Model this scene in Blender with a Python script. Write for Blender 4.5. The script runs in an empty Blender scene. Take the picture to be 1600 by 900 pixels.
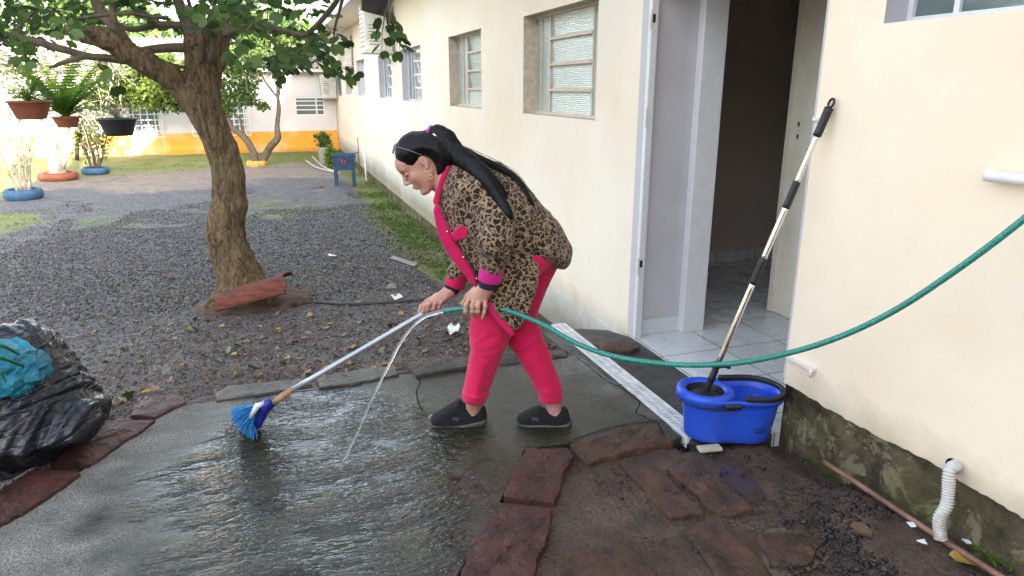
import bpy, math, random
import numpy as np
from mathutils import Vector, Matrix
random.seed(7); rng = np.random.default_rng(7)
S = bpy.context.scene
COL = S.collection
# ------------------------------------------------------------------ camera
FPX, CX, CY, HC = 1080.0, 800.0, 450.0, 1.55
PITCH = math.atan(314 / FPX); YAW = math.atan(385 / math.hypot(314, FPX))
cam = bpy.data.cameras.new('camera'); cam.lens = FPX / 1600 * 36; cam.sensor_width = 36; cam.clip_end = 600; cam.clip_start = .05
co = bpy.data.objects.new('camera', cam); COL.objects.link(co); S.camera = co
co.location = (0, 0, HC); co.rotation_euler = (math.pi / 2 - PITCH, 0, -YAW)
# ------------------------------------------------------------------ sky, sun, exposure
SUN_EL = math.radians(13.5); TRAV = -.11
w = bpy.data.worlds.new('World'); S.world = w; w.use_nodes = True
nt = w.node_tree; nt.nodes.clear()
sky = nt.nodes.new('ShaderNodeTexSky'); sky.sky_type = 'NISHITA'; sky.sun_disc = False
sky.sun_elevation = SUN_EL; sky.sun_rotation = math.pi + math.atan(TRAV)
sky.air_density = 1.0; sky.dust_density = 2.5; sky.ozone_density = 1.0
hs = nt.nodes.new('ShaderNodeHueSaturation'); hs.inputs['Saturation'].default_value = .52
bg = nt.nodes.new('ShaderNodeBackground'); bg.inputs['Strength'].default_value = .15
wo = nt.nodes.new('ShaderNodeOutputWorld')
nt.links.new(sky.outputs[0], hs.inputs['Color']); nt.links.new(hs.outputs[0], bg.inputs[0]); nt.links.new(bg.outputs[0], wo.inputs[0])
sl = bpy.data.lights.new('sun', 'SUN'); sl.energy = 4.2; sl.angle = math.radians(.5); sl.color = (1, .93, .82)
so = bpy.data.objects.new('sun', sl); COL.objects.link(so)
tv = Vector((TRAV * math.cos(SUN_EL), math.cos(SUN_EL), -math.sin(SUN_EL)))
so.rotation_euler = tv.to_track_quat('-Z', 'Y').to_euler(); so.location = (0, -5, 12)
S.view_settings.view_transform = 'Standard'; S.view_settings.look = 'None'; S.view_settings.exposure = 3.1; S.view_settings.gamma = 1
S.render.engine = 'CYCLES'
S.cycles.max_bounces = 8; S.cycles.diffuse_bounces = 5; S.cycles.glossy_bounces = 3; S.cycles.transparent_max_bounces = 8

# ------------------------------------------------------------------ placing helpers (points of real space seen along a sight line)
sp, cp = math.sin(PITCH), math.cos(PITCH); sy, cy = math.sin(YAW), math.cos(YAW)
def loc(px, py, w):                      # local figure frame: u to the right, w horizontal distance, z up
    a = (px - CX) / FPX; b = (CY - py) / FPX
    t = w / (cp + b * sp)
    return np.array([a * t, w, HC + t * (-sp + b * cp)])
def l2w(q):
    q = np.asarray(q, float)
    return np.stack([q[..., 0] * cy + q[..., 1] * sy, -q[..., 0] * sy + q[..., 1] * cy, q[..., 2]], -1)
def w2l(q):
    q = np.asarray(q, float)
    return np.stack([q[..., 0] * cy - q[..., 1] * sy, q[..., 0] * sy + q[..., 1] * cy, q[..., 2]], -1)
def W(px, py, w): return l2w(loc(px, py, w))
def rayw(px, py): d = W(px, py, 1.0) - np.array([0, 0, HC]); return d
def G(px, py, z=0.): d = rayw(px, py); return np.array([0, 0, HC]) + d * (z - HC) / d[2]
def WX(px, py, X): d = rayw(px, py); return np.array([0, 0, HC]) + d * X / d[0]
def WY(px, py, Y): d = rayw(px, py); return np.array([0, 0, HC]) + d * Y / d[1]
def proj(q):
    l = w2l(np.asarray(q, float)); z = l[..., 2] - HC
    dep = l[..., 1] * cp - z * sp; upc = l[..., 1] * sp + z * cp
    return CX + FPX * l[..., 0] / dep, CY - FPX * upc / dep

# ------------------------------------------------------------------ object helpers
def tag(o, label=None, cat=None, group=None, kind=None):
    if label: o['label'] = label
    if cat: o['category'] = cat
    if group: o['group'] = group
    if kind: o['kind'] = kind
    return o
def thing(name, label, cat, at=(0, 0, 0), group=None):
    o = bpy.data.objects.new(name, None); o.empty_display_size = .1; COL.objects.link(o); o.location = [float(v) for v in at]
    return tag(o, label, cat, group)
def link(name, me, m, parent=None):
    o = bpy.data.objects.new(name, me); COL.objects.link(o)
    if m is not None:
        for mm in (m if isinstance(m, (list, tuple)) else [m]): me.materials.append(mm)
    if parent is not None:
        o.parent = parent
        r = parent
        M = Matrix.Identity(4)
        chain = []
        while r is not None: chain.append(r); r = r.parent
        for r in reversed(chain): M = M @ r.matrix_parent_inverse @ Matrix.LocRotScale(r.location, r.rotation_euler, r.scale)
        o.matrix_parent_inverse = M.inverted()
    return o
def copy_tree(o, parent=None):
    c = o.copy(); COL.objects.link(c); c.parent = parent
    for ch in [k for k in bpy.data.objects if k.parent == o]: copy_tree(ch, c)
    return c
def mesh_np(name, V, loops, sizes, smooth=False, tint=None):
    me = bpy.data.meshes.new(name)
    V = np.asarray(V, np.float32).reshape(-1, 3); loops = np.asarray(loops, np.int32).ravel(); sizes = np.asarray(sizes, np.int32)
    me.vertices.add(len(V)); me.vertices.foreach_set('co', V.ravel())
    me.loops.add(len(loops)); me.loops.foreach_set('vertex_index', loops)
    me.polygons.add(len(sizes)); st = np.concatenate([[0], np.cumsum(sizes)[:-1]]).astype(np.int32)
    me.polygons.foreach_set('loop_start', st); me.polygons.foreach_set('loop_total', sizes)
    if smooth: me.polygons.foreach_set('use_smooth', np.ones(len(sizes), bool))
    me.update(calc_edges=True)
    if tint is not None:
        a = me.color_attributes.new('tint', 'FLOAT_COLOR', 'POINT')
        t = np.asarray(tint, np.float32)
        if t.ndim == 1: t = np.stack([t, t, t, np.ones_like(t)], 1)
        a.data.foreach_set('color', t.ravel())
    return me
def quads(name, V, F, smooth=False, tint=None):
    F = np.asarray(F); return mesh_np(name, V, F.ravel(), np.full(len(F), F.shape[1]), smooth, tint)
class MB:                                     # collects shapes into one mesh
    def __init__(s): s.V = []; s.F = []; s.sm = []
    def add(s, V, F, smooth=False):
        n = len(s.V); s.V += [tuple(map(float, v)) for v in V]; s.F += [tuple(i + n for i in f) for f in F]; s.sm += [smooth] * len(F); return s
    def box(s, lo, hi, M=None, bev=0):
        x0, y0, z0 = lo; x1, y1, z1 = hi
        V = [(x0, y0, z0), (x1, y0, z0), (x1, y1, z0), (x0, y1, z0), (x0, y0, z1), (x1, y0, z1), (x1, y1, z1), (x0, y1, z1)]
        if M is not None: V = [M @ Vector(v) for v in V]
        return s.add(V, [(3, 2, 1, 0), (4, 5, 6, 7), (0, 1, 5, 4), (1, 2, 6, 5), (2, 3, 7, 6), (3, 0, 4, 7)])
    def tube(s, pts, rad, seg=10, cap=True, closed=False):
        P = [Vector([float(c) for c in p]) for p in pts]; n = len(P)
        if not hasattr(rad, '__len__'): rad = [rad] * n
        V = []; N = None
        for i in range(n):
            if closed: t = (P[(i + 1) % n] - P[i - 1]).normalized()
            else: t = (P[min(i + 1, n - 1)] - P[max(i - 1, 0)]).normalized()
            if N is None:
                N = t.orthogonal().normalized()
            else:
                N = (N - t * N.dot(t)); N = N.normalized() if N.length > 1e-6 else t.orthogonal().normalized()
            B = t.cross(N)
            for k in range(seg):
                a = 2 * math.pi * k / seg; V.append(P[i] + (N * math.cos(a) + B * math.sin(a)) * rad[i])
        F = []
        for i in range(n if closed else n - 1):
            for k in range(seg):
                a = i * seg + k; b = i * seg + (k + 1) % seg; j = ((i + 1) % n) * seg
                F.append((a, b, j + (k + 1) % seg, j + k))
        if cap and not closed:
            F.append(tuple(range(seg - 1, -1, -1))); F.append(tuple((n - 1) * seg + k for k in range(seg)))
        return s.add(V, F, True)
    def lathe(s, prof, c, seg=32, ax=None, sx=1, sy_=1):     # prof = [(r, z)...]
        V = []; c = Vector([float(x) for x in c])
        for r, z in prof:
            for k in range(seg):
                a = 2 * math.pi * k / seg; v = Vector((r * math.cos(a) * sx, r * math.sin(a) * sy_, z))
                if ax is not None: v = ax @ v
                V.append(c + v)
        F = []
        for i in range(len(prof) - 1):
            for k in range(seg):
                F.append((i * seg + k, i * seg + (k + 1) % seg, (i + 1) * seg + (k + 1) % seg, (i + 1) * seg + k))
        return s.add(V, F, True)
    def prism(s, poly, z0, z1, M=None):
        n = len(poly); V = [(x, y, z0) for x, y in poly] + [(x, y, z1) for x, y in poly]
        if M is not None: V = [M @ Vector(v) for v in V]
        F = [tuple(range(n - 1, -1, -1)), tuple(range(n, 2 * n))] + [(i, (i + 1) % n, n + (i + 1) % n, n + i) for i in range(n)]
        return s.add(V, F)
    def build(s, name, m, parent=None, bevel=0, smooth_angle=None):
        me = bpy.data.meshes.new(name); me.from_pydata(s.V, [], s.F); me.validate()
        if len(me.polygons) == len(s.sm): me.polygons.foreach_set('use_smooth', s.sm)
        me.update()
        o = link(name, me, m, parent)
        if bevel:
            b = o.modifiers.new('bevel', 'BEVEL'); b.width = bevel; b.segments = 2; b.limit_method = 'ANGLE'; b.angle_limit = math.radians(40)
        return o
def spline(pts, n=8):
    P = [np.array(p, float) for p in pts]; P = [2 * P[0] - P[1]] + P + [2 * P[-1] - P[-2]]; out = []
    for i in range(1, len(P) - 2):
        for k in range(n):
            t = k / n; a, b, c, d = P[i - 1:i + 3]
            out.append(.5 * (2 * b + (c - a) * t + (2 * a - 5 * b + 4 * c - d) * t * t + (3 * b - a - 3 * c + d) * t ** 3))
    out.append(P[-2]); return out
# value noise, vectorised
_T = rng.random((64, 64, 64)).astype(np.float32)
def vnoise(p, sc=1.0, off=0.):
    p = np.asarray(p, np.float64) * sc + off + 100.
    i = np.floor(p).astype(int); f = p - i; f = f * f * (3 - 2 * f)
    def g(a, b, c): return _T[(i[..., 0] + a) & 63, (i[..., 1] + b) & 63, (i[..., 2] + c) & 63]
    fx, fy, fz = f[..., 0], f[..., 1], f[..., 2]
    x00 = g(0, 0, 0) * (1 - fx) + g(1, 0, 0) * fx; x10 = g(0, 1, 0) * (1 - fx) + g(1, 1, 0) * fx
    x01 = g(0, 0, 1) * (1 - fx) + g(1, 0, 1) * fx; x11 = g(0, 1, 1) * (1 - fx) + g(1, 1, 1) * fx
    return ((x00 * (1 - fy) + x10 * fy) * (1 - fz) + (x01 * (1 - fy) + x11 * fy) * fz) * 2 - 1
def fbm(p, sc, o=3, off=0.):
    r = 0; a = 1; t = 0
    for k in range(o): r = r + a * vnoise(p, sc * 2 ** k, off + k * 7.3); t += a; a *= .5
    return r / t
# ------------------------------------------------------------------ distance-field modeller for continuous organic shapes
def chaikin(P, n=2):
    P = np.asarray(P, float)
    for _ in range(n):
        Q = np.roll(P, -1, 0); P = np.stack([.75 * P + .25 * Q, .25 * P + .75 * Q], 1).reshape(-1, P.shape[1])
    return P
class Vol:
    def __init__(s, lo, hi, h):
        s.lo = np.array(lo, float); s.h = h; s.n = (np.ceil((np.array(hi) - s.lo) / h).astype(int) + 1)
        s.A = np.full(s.n, 9., np.float32)
    def win(s, lo, hi):
        a = np.maximum(np.floor((np.array(lo) - s.lo) / s.h).astype(int), 0); b = np.minimum(np.ceil((np.array(hi) - s.lo) / s.h).astype(int) + 1, s.n)
        if (b <= a).any(): return None
        sl_ = tuple(slice(x, y) for x, y in zip(a, b))
        g = [(s.lo[i] + s.h * np.arange(a[i], b[i])).astype(np.float32) for i in range(3)]
        return sl_, g[0][:, None, None], g[1][None, :, None], g[2][None, None, :]
    def put(s, sl_, d, k, sub=False):
        a = s.A[sl_]
        if sub: d = -d; hh = np.maximum(k - np.abs(a - d), 0) / max(k, 1e-6); s.A[sl_] = np.maximum(a, d) + hh * hh * k / 4
        else: hh = np.maximum(k - np.abs(a - d), 0) / max(k, 1e-6); s.A[sl_] = np.minimum(a, d) - hh * hh * k / 4
    def cone(s, a, b, ra, rb, k=.02, sub=False):
        a = np.array(a, float); b = np.array(b, float); pad = max(ra, rb) + k + 3 * s.h
        wnd = s.win(np.minimum(a, b) - pad, np.maximum(a, b) + pad)
        if wnd is None: return
        sl_, x, y, z = wnd; ab = b - a; L = max((ab ** 2).sum(), 1e-9)
        t = np.clip(((x - a[0]) * ab[0] + (y - a[1]) * ab[1] + (z - a[2]) * ab[2]) / L, 0, 1)
        d = np.sqrt((x - a[0] - t * ab[0]) ** 2 + (y - a[1] - t * ab[1]) ** 2 + (z - a[2] - t * ab[2]) ** 2) - (ra + (rb - ra) * t)
        s.put(sl_, d, k, sub)
    def chain(s, pts, rad, k=.02):
        for i in range(len(pts) - 1): s.cone(pts[i], pts[i + 1], rad[i], rad[i + 1], k)
    def ell(s, c, r, k=.02, R=None, sub=False):
        c = np.array(c, float); r = np.array(r, float); pad = r.max() + k + 3 * s.h
        wnd = s.win(c - pad, c + pad)
        if wnd is None: return
        sl_, x, y, z = wnd; x = x - c[0]; y = y - c[1]; z = z - c[2]
        if R is not None: R = np.array(R); x, y, z = (R[0, 0] * x + R[0, 1] * y + R[0, 2] * z, R[1, 0] * x + R[1, 1] * y + R[1, 2] * z, R[2, 0] * x + R[2, 1] * y + R[2, 2] * z)
        k0 = np.sqrt((x / r[0]) ** 2 + (y / r[1]) ** 2 + (z / r[2]) ** 2); k1 = np.sqrt((x / r[0] ** 2) ** 2 + (y / r[1] ** 2) ** 2 + (z / r[2] ** 2) ** 2) + 1e-6
        s.put(sl_, k0 * (k0 - 1) / k1, k, sub)
    def infl(s, poly, w0, T, R, k=.02, sm=2, tilt=0., tz=0., sub=False):   # rounded body grown from its side outline
        pp = chaikin(poly, sm) if sm else np.array(poly, float)
        Q = np.array([loc(a, b, w0) for a, b in pp])[:, [0, 2]]; pad = k + 3 * s.h
        lo = (Q[:, 0].min() - pad, w0 - T - pad - abs(tilt) * .5, Q[:, 1].min() - pad); hi = (Q[:, 0].max() + pad, w0 + T + pad + abs(tilt) * .5, Q[:, 1].max() + pad)
        wnd = s.win(lo, hi)
        if wnd is None: return
        sl_, x, y, z = wnd; X = x[:, 0, :] + 0 * z[0]; Z = z[0] + 0 * x[:, 0, :]
        d = np.full(X.shape, 1e9); ins = np.zeros(X.shape, bool)
        for i in range(len(Q)):
            a = Q[i]; b = Q[(i + 1) % len(Q)]; e = b - a; L = max((e ** 2).sum(), 1e-12)
            t = np.clip(((X - a[0]) * e[0] + (Z - a[1]) * e[1]) / L, 0, 1)
            d = np.minimum(d, (X - a[0] - t * e[0]) ** 2 + (Z - a[1] - t * e[1]) ** 2)
            if a[1] != b[1]:
                c = ((a[1] > Z) != (b[1] > Z)) & (X < (b[0] - a[0]) * (Z - a[1]) / (b[1] - a[1]) + a[0]); ins ^= c
        d = np.sqrt(d); d[ins] *= -1
        q = (np.maximum(R + d, 0) / R)[:, None, :]; wc = w0 + tilt * (z - tz)
        f = (np.sqrt(q ** 2 + ((y - wc) / T) ** 2) - 1) * min(R, T)
        out = d[:, None, :] + 0 * y
        f = np.where(out > 0, np.maximum(f, out), f)
        s.put(sl_, f.astype(np.float32), k, sub)
    def cut(s, n, d0):                                       # keep n.p >= d0
        x = (s.lo[0] + s.h * np.arange(s.n[0]))[:, None, None]; y = (s.lo[1] + s.h * np.arange(s.n[1]))[None, :, None]; z = (s.lo[2] + s.h * np.arange(s.n[2]))[None, None, :]
        s.A = np.maximum(s.A, (d0 - (n[0] * x + n[1] * y + n[2] * z)).astype(np.float32))
    def extract(s):
        A = s.A; A[0] = A[-1] = 1; A[:, 0] = A[:, -1] = 1; A[:, :, 0] = A[:, :, -1] = 1
        I = A < 0
        c = np.zeros(np.array(A.shape) - 1, np.int8)
        for a in (0, 1):
            for b in (0, 1):
                for d in (0, 1): c += I[a:I.shape[0] - 1 + a, b:I.shape[1] - 1 + b, d:I.shape[2] - 1 + d]
        cell = np.argwhere((c > 0) & (c < 8)); idx = np.full(c.shape, -1, np.int32); idx[tuple(cell.T)] = np.arange(len(cell))
        acc = np.zeros((len(cell), 3)); cnt = np.zeros(len(cell))
        crn = [(a, b, d) for a in (0, 1) for b in (0, 1) for d in (0, 1)]
        for a in crn:
            for ax in range(3):
                if a[ax]: continue
                b = list(a); b[ax] = 1
                va = A[tuple((cell + a).T)]; vb = A[tuple((cell + b).T)]; m = (va < 0) != (vb < 0)
                t = va[m] / (va[m] - vb[m]); p = np.tile(np.array(a, float), (m.sum(), 1)); p[:, ax] += t
                acc[m] += p; cnt[m] += 1
        V = (cell + acc / cnt[:, None]) * s.h + s.lo
        F = []
        for ax in range(3):
            u, v = (ax + 1) % 3, (ax + 2) % 3
            sl0 = [slice(None)] * 3; sl1 = [slice(None)] * 3; sl0[ax] = slice(0, -1); sl1[ax] = slice(1, None)
            a = I[tuple(sl0)]; b = I[tuple(sl1)]; e = np.argwhere(a != b); sgn = a[tuple(e.T)]
            o = [e.copy() for _ in range(4)]
            o[1][:, u] -= 1; o[2][:, u] -= 1; o[2][:, v] -= 1; o[3][:, v] -= 1
            ok = (e[:, u] > 0) & (e[:, v] > 0) & (e[:, u] < idx.shape[u]) & (e[:, v] < idx.shape[v])
            q = np.stack([idx[tuple(x[ok].T)] for x in o], 1); sg = sgn[ok]
            q[~sg] = q[~sg][:, ::-1]; F.append(q)
        F = np.concatenate(F); F = F[(F >= 0).all(1)]
        return V, F
    def mesh(s, name, disp=None, tint=None, world=True, relax=1):
        V, F = s.extract()
        if disp is not None:
            N = vnormals(V, F); V = V + N * disp(V, N)[:, None]
        if world: V = l2w(V)
        s.A = None
        return quads(name, V, F[:, ::1], True)
    def hit(s, px, py, w0=2.5, w1=3.4, out=.0):              # first surface met along a sight line
        for w_ in np.arange(w0, w1, .003):
            p = loc(px, py, w_); i = np.round((p - s.lo) / s.h).astype(int)
            if (i < 0).any() or (i >= s.n).any(): continue
            if s.A[tuple(i)] < out: return p
        return loc(px, py, 2.9)
def vnormals(V, F):
    n = np.cross(V[F[:, 2]] - V[F[:, 0]], V[F[:, 3 if F.shape[1] > 3 else 1]] - V[F[:, 1 if F.shape[1] > 3 else 0]])
    N = np.zeros_like(V)
    for k in range(F.shape[1]): np.add.at(N, F[:, k], n)
    return N / (np.linalg.norm(N, axis=1, keepdims=True) + 1e-12)

# ------------------------------------------------------------------ materials
class Mt:
    def __init__(s, name, base=(.5, .5, .5), rough=.6, metal=0, spec=.5, **kw):
        s.m = bpy.data.materials.new(name); s.m.use_nodes = True; s.t = s.m.node_tree; s.b = s.t.nodes['Principled BSDF']
        s.set('Base Color', base); s.set('Roughness', rough); s.set('Metallic', metal); s.set('Specular IOR Level', spec)
        for k, v in kw.items(): s.set(k.replace('_', ' '), v)
        s.tc = None
    def set(s, inp, v):
        i = s.b.inputs[inp]
        if isinstance(v, bpy.types.NodeSocket): s.t.links.new(v, i)
        elif isinstance(v, tuple): i.default_value = (*v[:3], 1)
        else: i.default_value = v
        return s
    def n(s, typ, ins={}, **props):
        nd = s.t.nodes.new('ShaderNode' + typ)
        for k, v in props.items(): setattr(nd, k, v)
        for k, v in ins.items():
            i = nd.inputs[k]
            if isinstance(v, bpy.types.NodeSocket): s.t.links.new(v, i)
            elif isinstance(v, tuple) and len(v) == 3 and i.type == 'RGBA': i.default_value = (*v, 1)
            else: i.default_value = v
        return nd
    def co(s, scale=(1, 1, 1), rot=(0, 0, 0), kind='Object', warp=None):
        if s.tc is None: s.tc = s.n('TexCoord')
        v = s.tc.outputs[kind]
        if scale != (1, 1, 1) or rot != (0, 0, 0): v = s.n('Mapping', {'Vector': v, 'Scale': scale, 'Rotation': rot}).outputs[0]
        return v
    def noise(s, sc, det=4, rough=.55, vec=None, dist=0.):
        return s.n('TexNoise', {'Vector': vec or s.co(), 'Scale': sc, 'Detail': det, 'Roughness': rough, 'Distortion': dist}).outputs['Fac']
    def vor(s, sc, feat='F1', vec=None, out='Distance', rnd=1.):
        return s.n('TexVoronoi', {'Vector': vec or s.co(), 'Scale': sc, 'Randomness': rnd}, feature=feat).outputs[out]
    def ramp(s, f, a, b, lo=0., hi=1.):
        return s.n('MapRange', {'Value': f, 'From Min': a, 'From Max': b, 'To Min': lo, 'To Max': hi}).outputs[0]
    def mix(s, f, a, b):
        nd = s.n('Mix', data_type='RGBA'); 
        for i, v in ((nd.inputs[0], f), (nd.inputs[6], a), (nd.inputs[7], b)):
            if isinstance(v, bpy.types.NodeSocket): s.t.links.new(v, i)
            elif isinstance(v, tuple): i.default_value = (*v, 1)
            else: i.default_value = v
        return nd.outputs[2]
    def math(s, op, a, b=0., c=None):
        d = {0: a, 1: b}
        if c is not None: d[2] = c
        nd = s.n('Math', operation=op)
        for k, v in d.items():
            if isinstance(v, bpy.types.NodeSocket): s.t.links.new(v, nd.inputs[k])
            else: nd.inputs[k].default_value = v
        return nd.outputs[0]
    def bump(s, h, dist=.01, strength=1., prev=None):
        ins = {'Height': h, 'Distance': dist, 'Strength': strength}
        if prev is not None: ins['Normal'] = prev
        o = s.n('Bump', ins).outputs[0]; s.set('Normal', o); return o
    def attr(s, name='tint'): return s.n('Attribute', attribute_name=name)
    def sep(s, v): return s.n('SeparateXYZ', {0: v}).outputs
def simple(name, base, rough=.6, metal=0, var=.12, bumpd=.0, sc=8, **kw):
    m = Mt(name, base, rough, metal, **kw)
    if var:
        f = m.noise(sc, 6, .6); d = tuple(c * (1 - var * 2.2) for c in base); l = tuple(min(1, c * (1 + var * 1.2)) for c in base)
        m.set('Base Color', m.mix(m.ramp(f, .3, .7), d, l)); m.set('Roughness', m.ramp(m.noise(sc * 2.3, 4), .3, .7, max(0, rough - .08), min(1, rough + .1)))
    if bumpd: m.bump(m.noise(sc * 6, 5, .65), bumpd)
    return m.m
M = {}
def m_plaster(name, a, stain=(.42, .36, .26), zlo=-.05, tintn=.07):
    m = Mt(name, a, .75, 0, .3)
    f = m.ramp(m.noise(1.1, 5, .6), .3, .7); c = m.mix(f, tuple(x * (1 - tintn * t_) for x, t_ in zip(a, (1, 1.5, 2.4))), a)
    z = m.sep(m.co())[2]
    zz = m.math('ADD', z, m.math('MULTIPLY', m.noise(7, 5, .65), -.22))
    k = m.ramp(zz, zlo - .14, zlo + .04, .8, 0)
    c = m.mix(k, c, stain)
    c = m.mix(m.ramp(m.noise(.75, 5, .65), .46, .62, 0, .28), c, (.80, .79, .77))
    c = m.mix(m.ramp(m.noise(2.6, 6, .7), .60, .74, 0, .18), c, (.62, .54, .42))
    drip = m.noise(1, 4, .6, vec=m.co((9, 9, .6)))
    c = m.mix(m.math('MULTIPLY', m.ramp(drip, .55, .75), .08), c, (.55, .5, .42))
    spot = m.ramp(m.vor(3.1), .012, .02, .7, 0); spot = m.math('MULTIPLY', spot, m.ramp(m.noise(2.2, 2), .5, .6))
    c = m.mix(spot, c, (.25, .19, .13))
    m.set('Base Color', c)
    b1 = m.bump(m.noise(2.3, 3), .02, .5); m.bump(m.noise(55, 5, .6), .0016, .6, b1)
    return m.m
M['wall'] = m_plaster('cream_plaster', (.88, .762, .635))
M['wallr'] = m_plaster('cream_plaster_stained', (.90, .76, .61), (.42, .34, .24), .25)
M['band'] = m_plaster('grey_painted_band', (.55, .54, .5), (.26, .22, .14), -.2)
M['farwhite'] = m_plaster('white_plaster', (.62, .60, .64), zlo=-9)
M['orange'] = m_plaster('orange_paint', (.74, .33, .04), (.4, .2, .05), -.42)
def m_moss():
    m = Mt('mossy_foundation', (.2, .18, .12), .85)
    n1 = m.noise(7, 9, .75); n2 = m.noise(8, 9, .75, dist=.8); n3 = m.noise(3, 5)
    c = m.mix(m.ramp(n1, .38, .58), (.04, .026, .013), (.15, .115, .06))
    c = m.mix(m.ramp(n2, .53, .57, 0, .9), c, (.30, .25, .15))
    z = m.sep(m.co())[2]; low = m.ramp(z, .0, .2, 1, .15)
    c = m.mix(m.math('MULTIPLY', m.ramp(n3, .42, .58), low), c, m.mix(n2, (.02, .03, .003), (.15, .145, .015)))
    m.set('Base Color', c); m.bump(m.math('ADD', m.noise(14, 8, .75), m.math('MULTIPLY', m.noise(60, 4), .3)), .04); return m.m
M['moss'] = m_moss()
def m_tile(name='white_floor_tile'):
    m = Mt(name, (.6, .61, .62), .22)
    br = m.n('TexBrick', {'Vector': m.co(), 'Color1': (.62, .64, .67), 'Color2': (.57, .59, .62), 'Mortar': (.16, .15, .14), 'Scale': 1., 'Mortar Size': .004, 'Brick Width': .42, 'Row Height': .42}, offset=0., squash=1.)
    d = m.ramp(m.noise(2.4, 7, .7), .52, .72, 0, .5)
    m.set('Base Color', m.mix(d, br.outputs[0], (.25, .25, .26))); m.set('Roughness', m.ramp(m.noise(6, 5), .3, .7, .15, .45))
    m.bump(br.outputs['Fac'], -.002); return m.m
M['tile'] = m_tile()
def m_slab():
    m = Mt('wet_concrete', (.2, .2, .19), .7)
    P = m.co(); x, y, _ = m.sep(P)
    big = m.noise(1.6, 5, .6); mid = m.noise(7, 6, .65)
    agg = m.vor(78); aggc = m.n('TexVoronoi', {'Vector': P, 'Scale': 78.}, feature='F1').outputs['Color']
    base = m.mix(m.ramp(mid, .3, .7), (.125, .12, .106), (.30, .288, .258))
    base = m.mix(m.ramp(m.noise(110, 4, .7), .42, .60, 0, .85), base, (.04, .04, .037))
    # wetness from how far the water has run
    dx = m.math('DIVIDE', m.math('SUBTRACT', x, .55), 1.35); dy = m.math('DIVIDE', m.math('SUBTRACT', y, 2.55), 1.35)
    r = m.math('SQRT', m.math('ADD', m.math('MULTIPLY', dx, dx), m.math('MULTIPLY', dy, dy)))
    r = m.math('ADD', r, m.math('MULTIPLY', m.math('SUBTRACT', big, .5), .9)); r = m.math('ADD', r, m.math('MULTIPLY', m.math('SUBTRACT', mid, .5), .35))
    damp = m.ramp(r, .78, 1.02, 1, 0)
    dx2 = m.math('DIVIDE', m.math('SUBTRACT', x, .08), .78); dy2 = m.math('DIVIDE', m.math('SUBTRACT', y, 2.75), 1.0)
    q = m.math('SQRT', m.math('ADD', m.math('MULTIPLY', dx2, dx2), m.math('MULTIPLY', dy2, dy2)))
    q = m.math('ADD', q, m.math('MULTIPLY', m.math('SUBTRACT', big, .5), .8)); q = m.math('ADD', q, m.math('MULTIPLY', m.math('SUBTRACT', mid, .5), .5))
    film = m.ramp(q, .7, 1.05, 1, 0)
    wetc = m.mix(m.ramp(mid, .35, .65), (.013, .0125, .009), (.040, .036, .024))
    wetc = m.mix(m.ramp(big, .45, .6, 0, .5), wetc, (.034, .034, .014))
    c = m.mix(damp, base, wetc)
    sel = m.math('MULTIPLY', m.ramp(agg, .18, .32, 1, 0), m.ramp(m.sep(aggc)[0], .62, .8))
    c = m.mix(m.math('MULTIPLY', sel, .75), c, m.mix(m.sep(aggc)[1], (.24, .23, .20), (.17, .12, .065)))
    m.set('Base Color', c)
    m.set('Roughness', m.math('SUBTRACT', m.ramp(damp, 0, 1, .85, .34), m.math('MULTIPLY', film, .28)))
    m.set('Specular IOR Level', .5)
    g = m.math('ADD', m.noise(120, 4, .7), m.math('MULTIPLY', m.noise(28, 4, .6), 1.2))
    h = m.math('MULTIPLY', g, m.ramp(film, 0, 1, 1., .05)); b1 = m.bump(h, .0045, .9)
    rp = m.noise(1, 3, .6, vec=m.co((23, 46, 1), (0, 0, math.radians(19))), dist=.6)
    rp2 = m.noise(1, 2, .5, vec=m.co((38, 95, 1), (0, 0, math.radians(14))), dist=.4)
    pat = m.ramp(m.noise(4.5, 4, .6, vec=m.co((.6, 1.5, 1), (0, 0, math.radians(19)))), .40, .6, .12, 1.25); m.bump(m.math('MULTIPLY', m.math('MULTIPLY', m.math('ADD', rp, m.math('MULTIPLY', rp2, .3)), film), pat), .010, 1., b1)
    return m.m
M['slab'] = m_slab()
def m_strip():
    m = Mt('rough_dark_concrete', (.1, .095, .085), .55); n = m.noise(9, 8, .7)
    m.set('Base Color', m.mix(m.ramp(n, .3, .7), (.02, .018, .016), (.07, .065, .058))); m.bump(m.noise(24, 8, .7), .02)
    m.set('Roughness', m.ramp(m.noise(3, 4), .4, .6, .3, .7)); return m.m
M['strip'] = m_strip()
def m_kerb(name, a, b, rough):
    m = Mt(name, a, rough); n = m.noise(8, 8, .7); 
    c = m.mix(m.ramp(n, .35, .65), a, b); c = m.mix(m.ramp(m.noise(38, 8, .75), .56, .64, 0, .5), c, (.16, .13, .115))
    m.set('Base Color', c); m.set('Roughness', m.ramp(m.noise(4, 4), .35, .65, rough - .12, rough + .2))
    b1 = m.bump(m.noise(22, 9, .78), .03); m.bump(m.noise(110, 5, .7), .006, 1., b1); return m.m
M['kerb'] = m_kerb('wet_red_stone', (.030, .010, .008), (.15, .046, .035), .33)
M['kerbdry'] = m_kerb('grey_worn_stone', (.045, .034, .03), (.15, .115, .10), .5)
M['kerbwet'] = m_kerb('water_covered_stone', (.06, .055, .055), (.15, .13, .125), .10)
M['flag'] = m_kerb('muddy_flagstone', (.034, .018, .012), (.17, .078, .046), .42)
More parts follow.
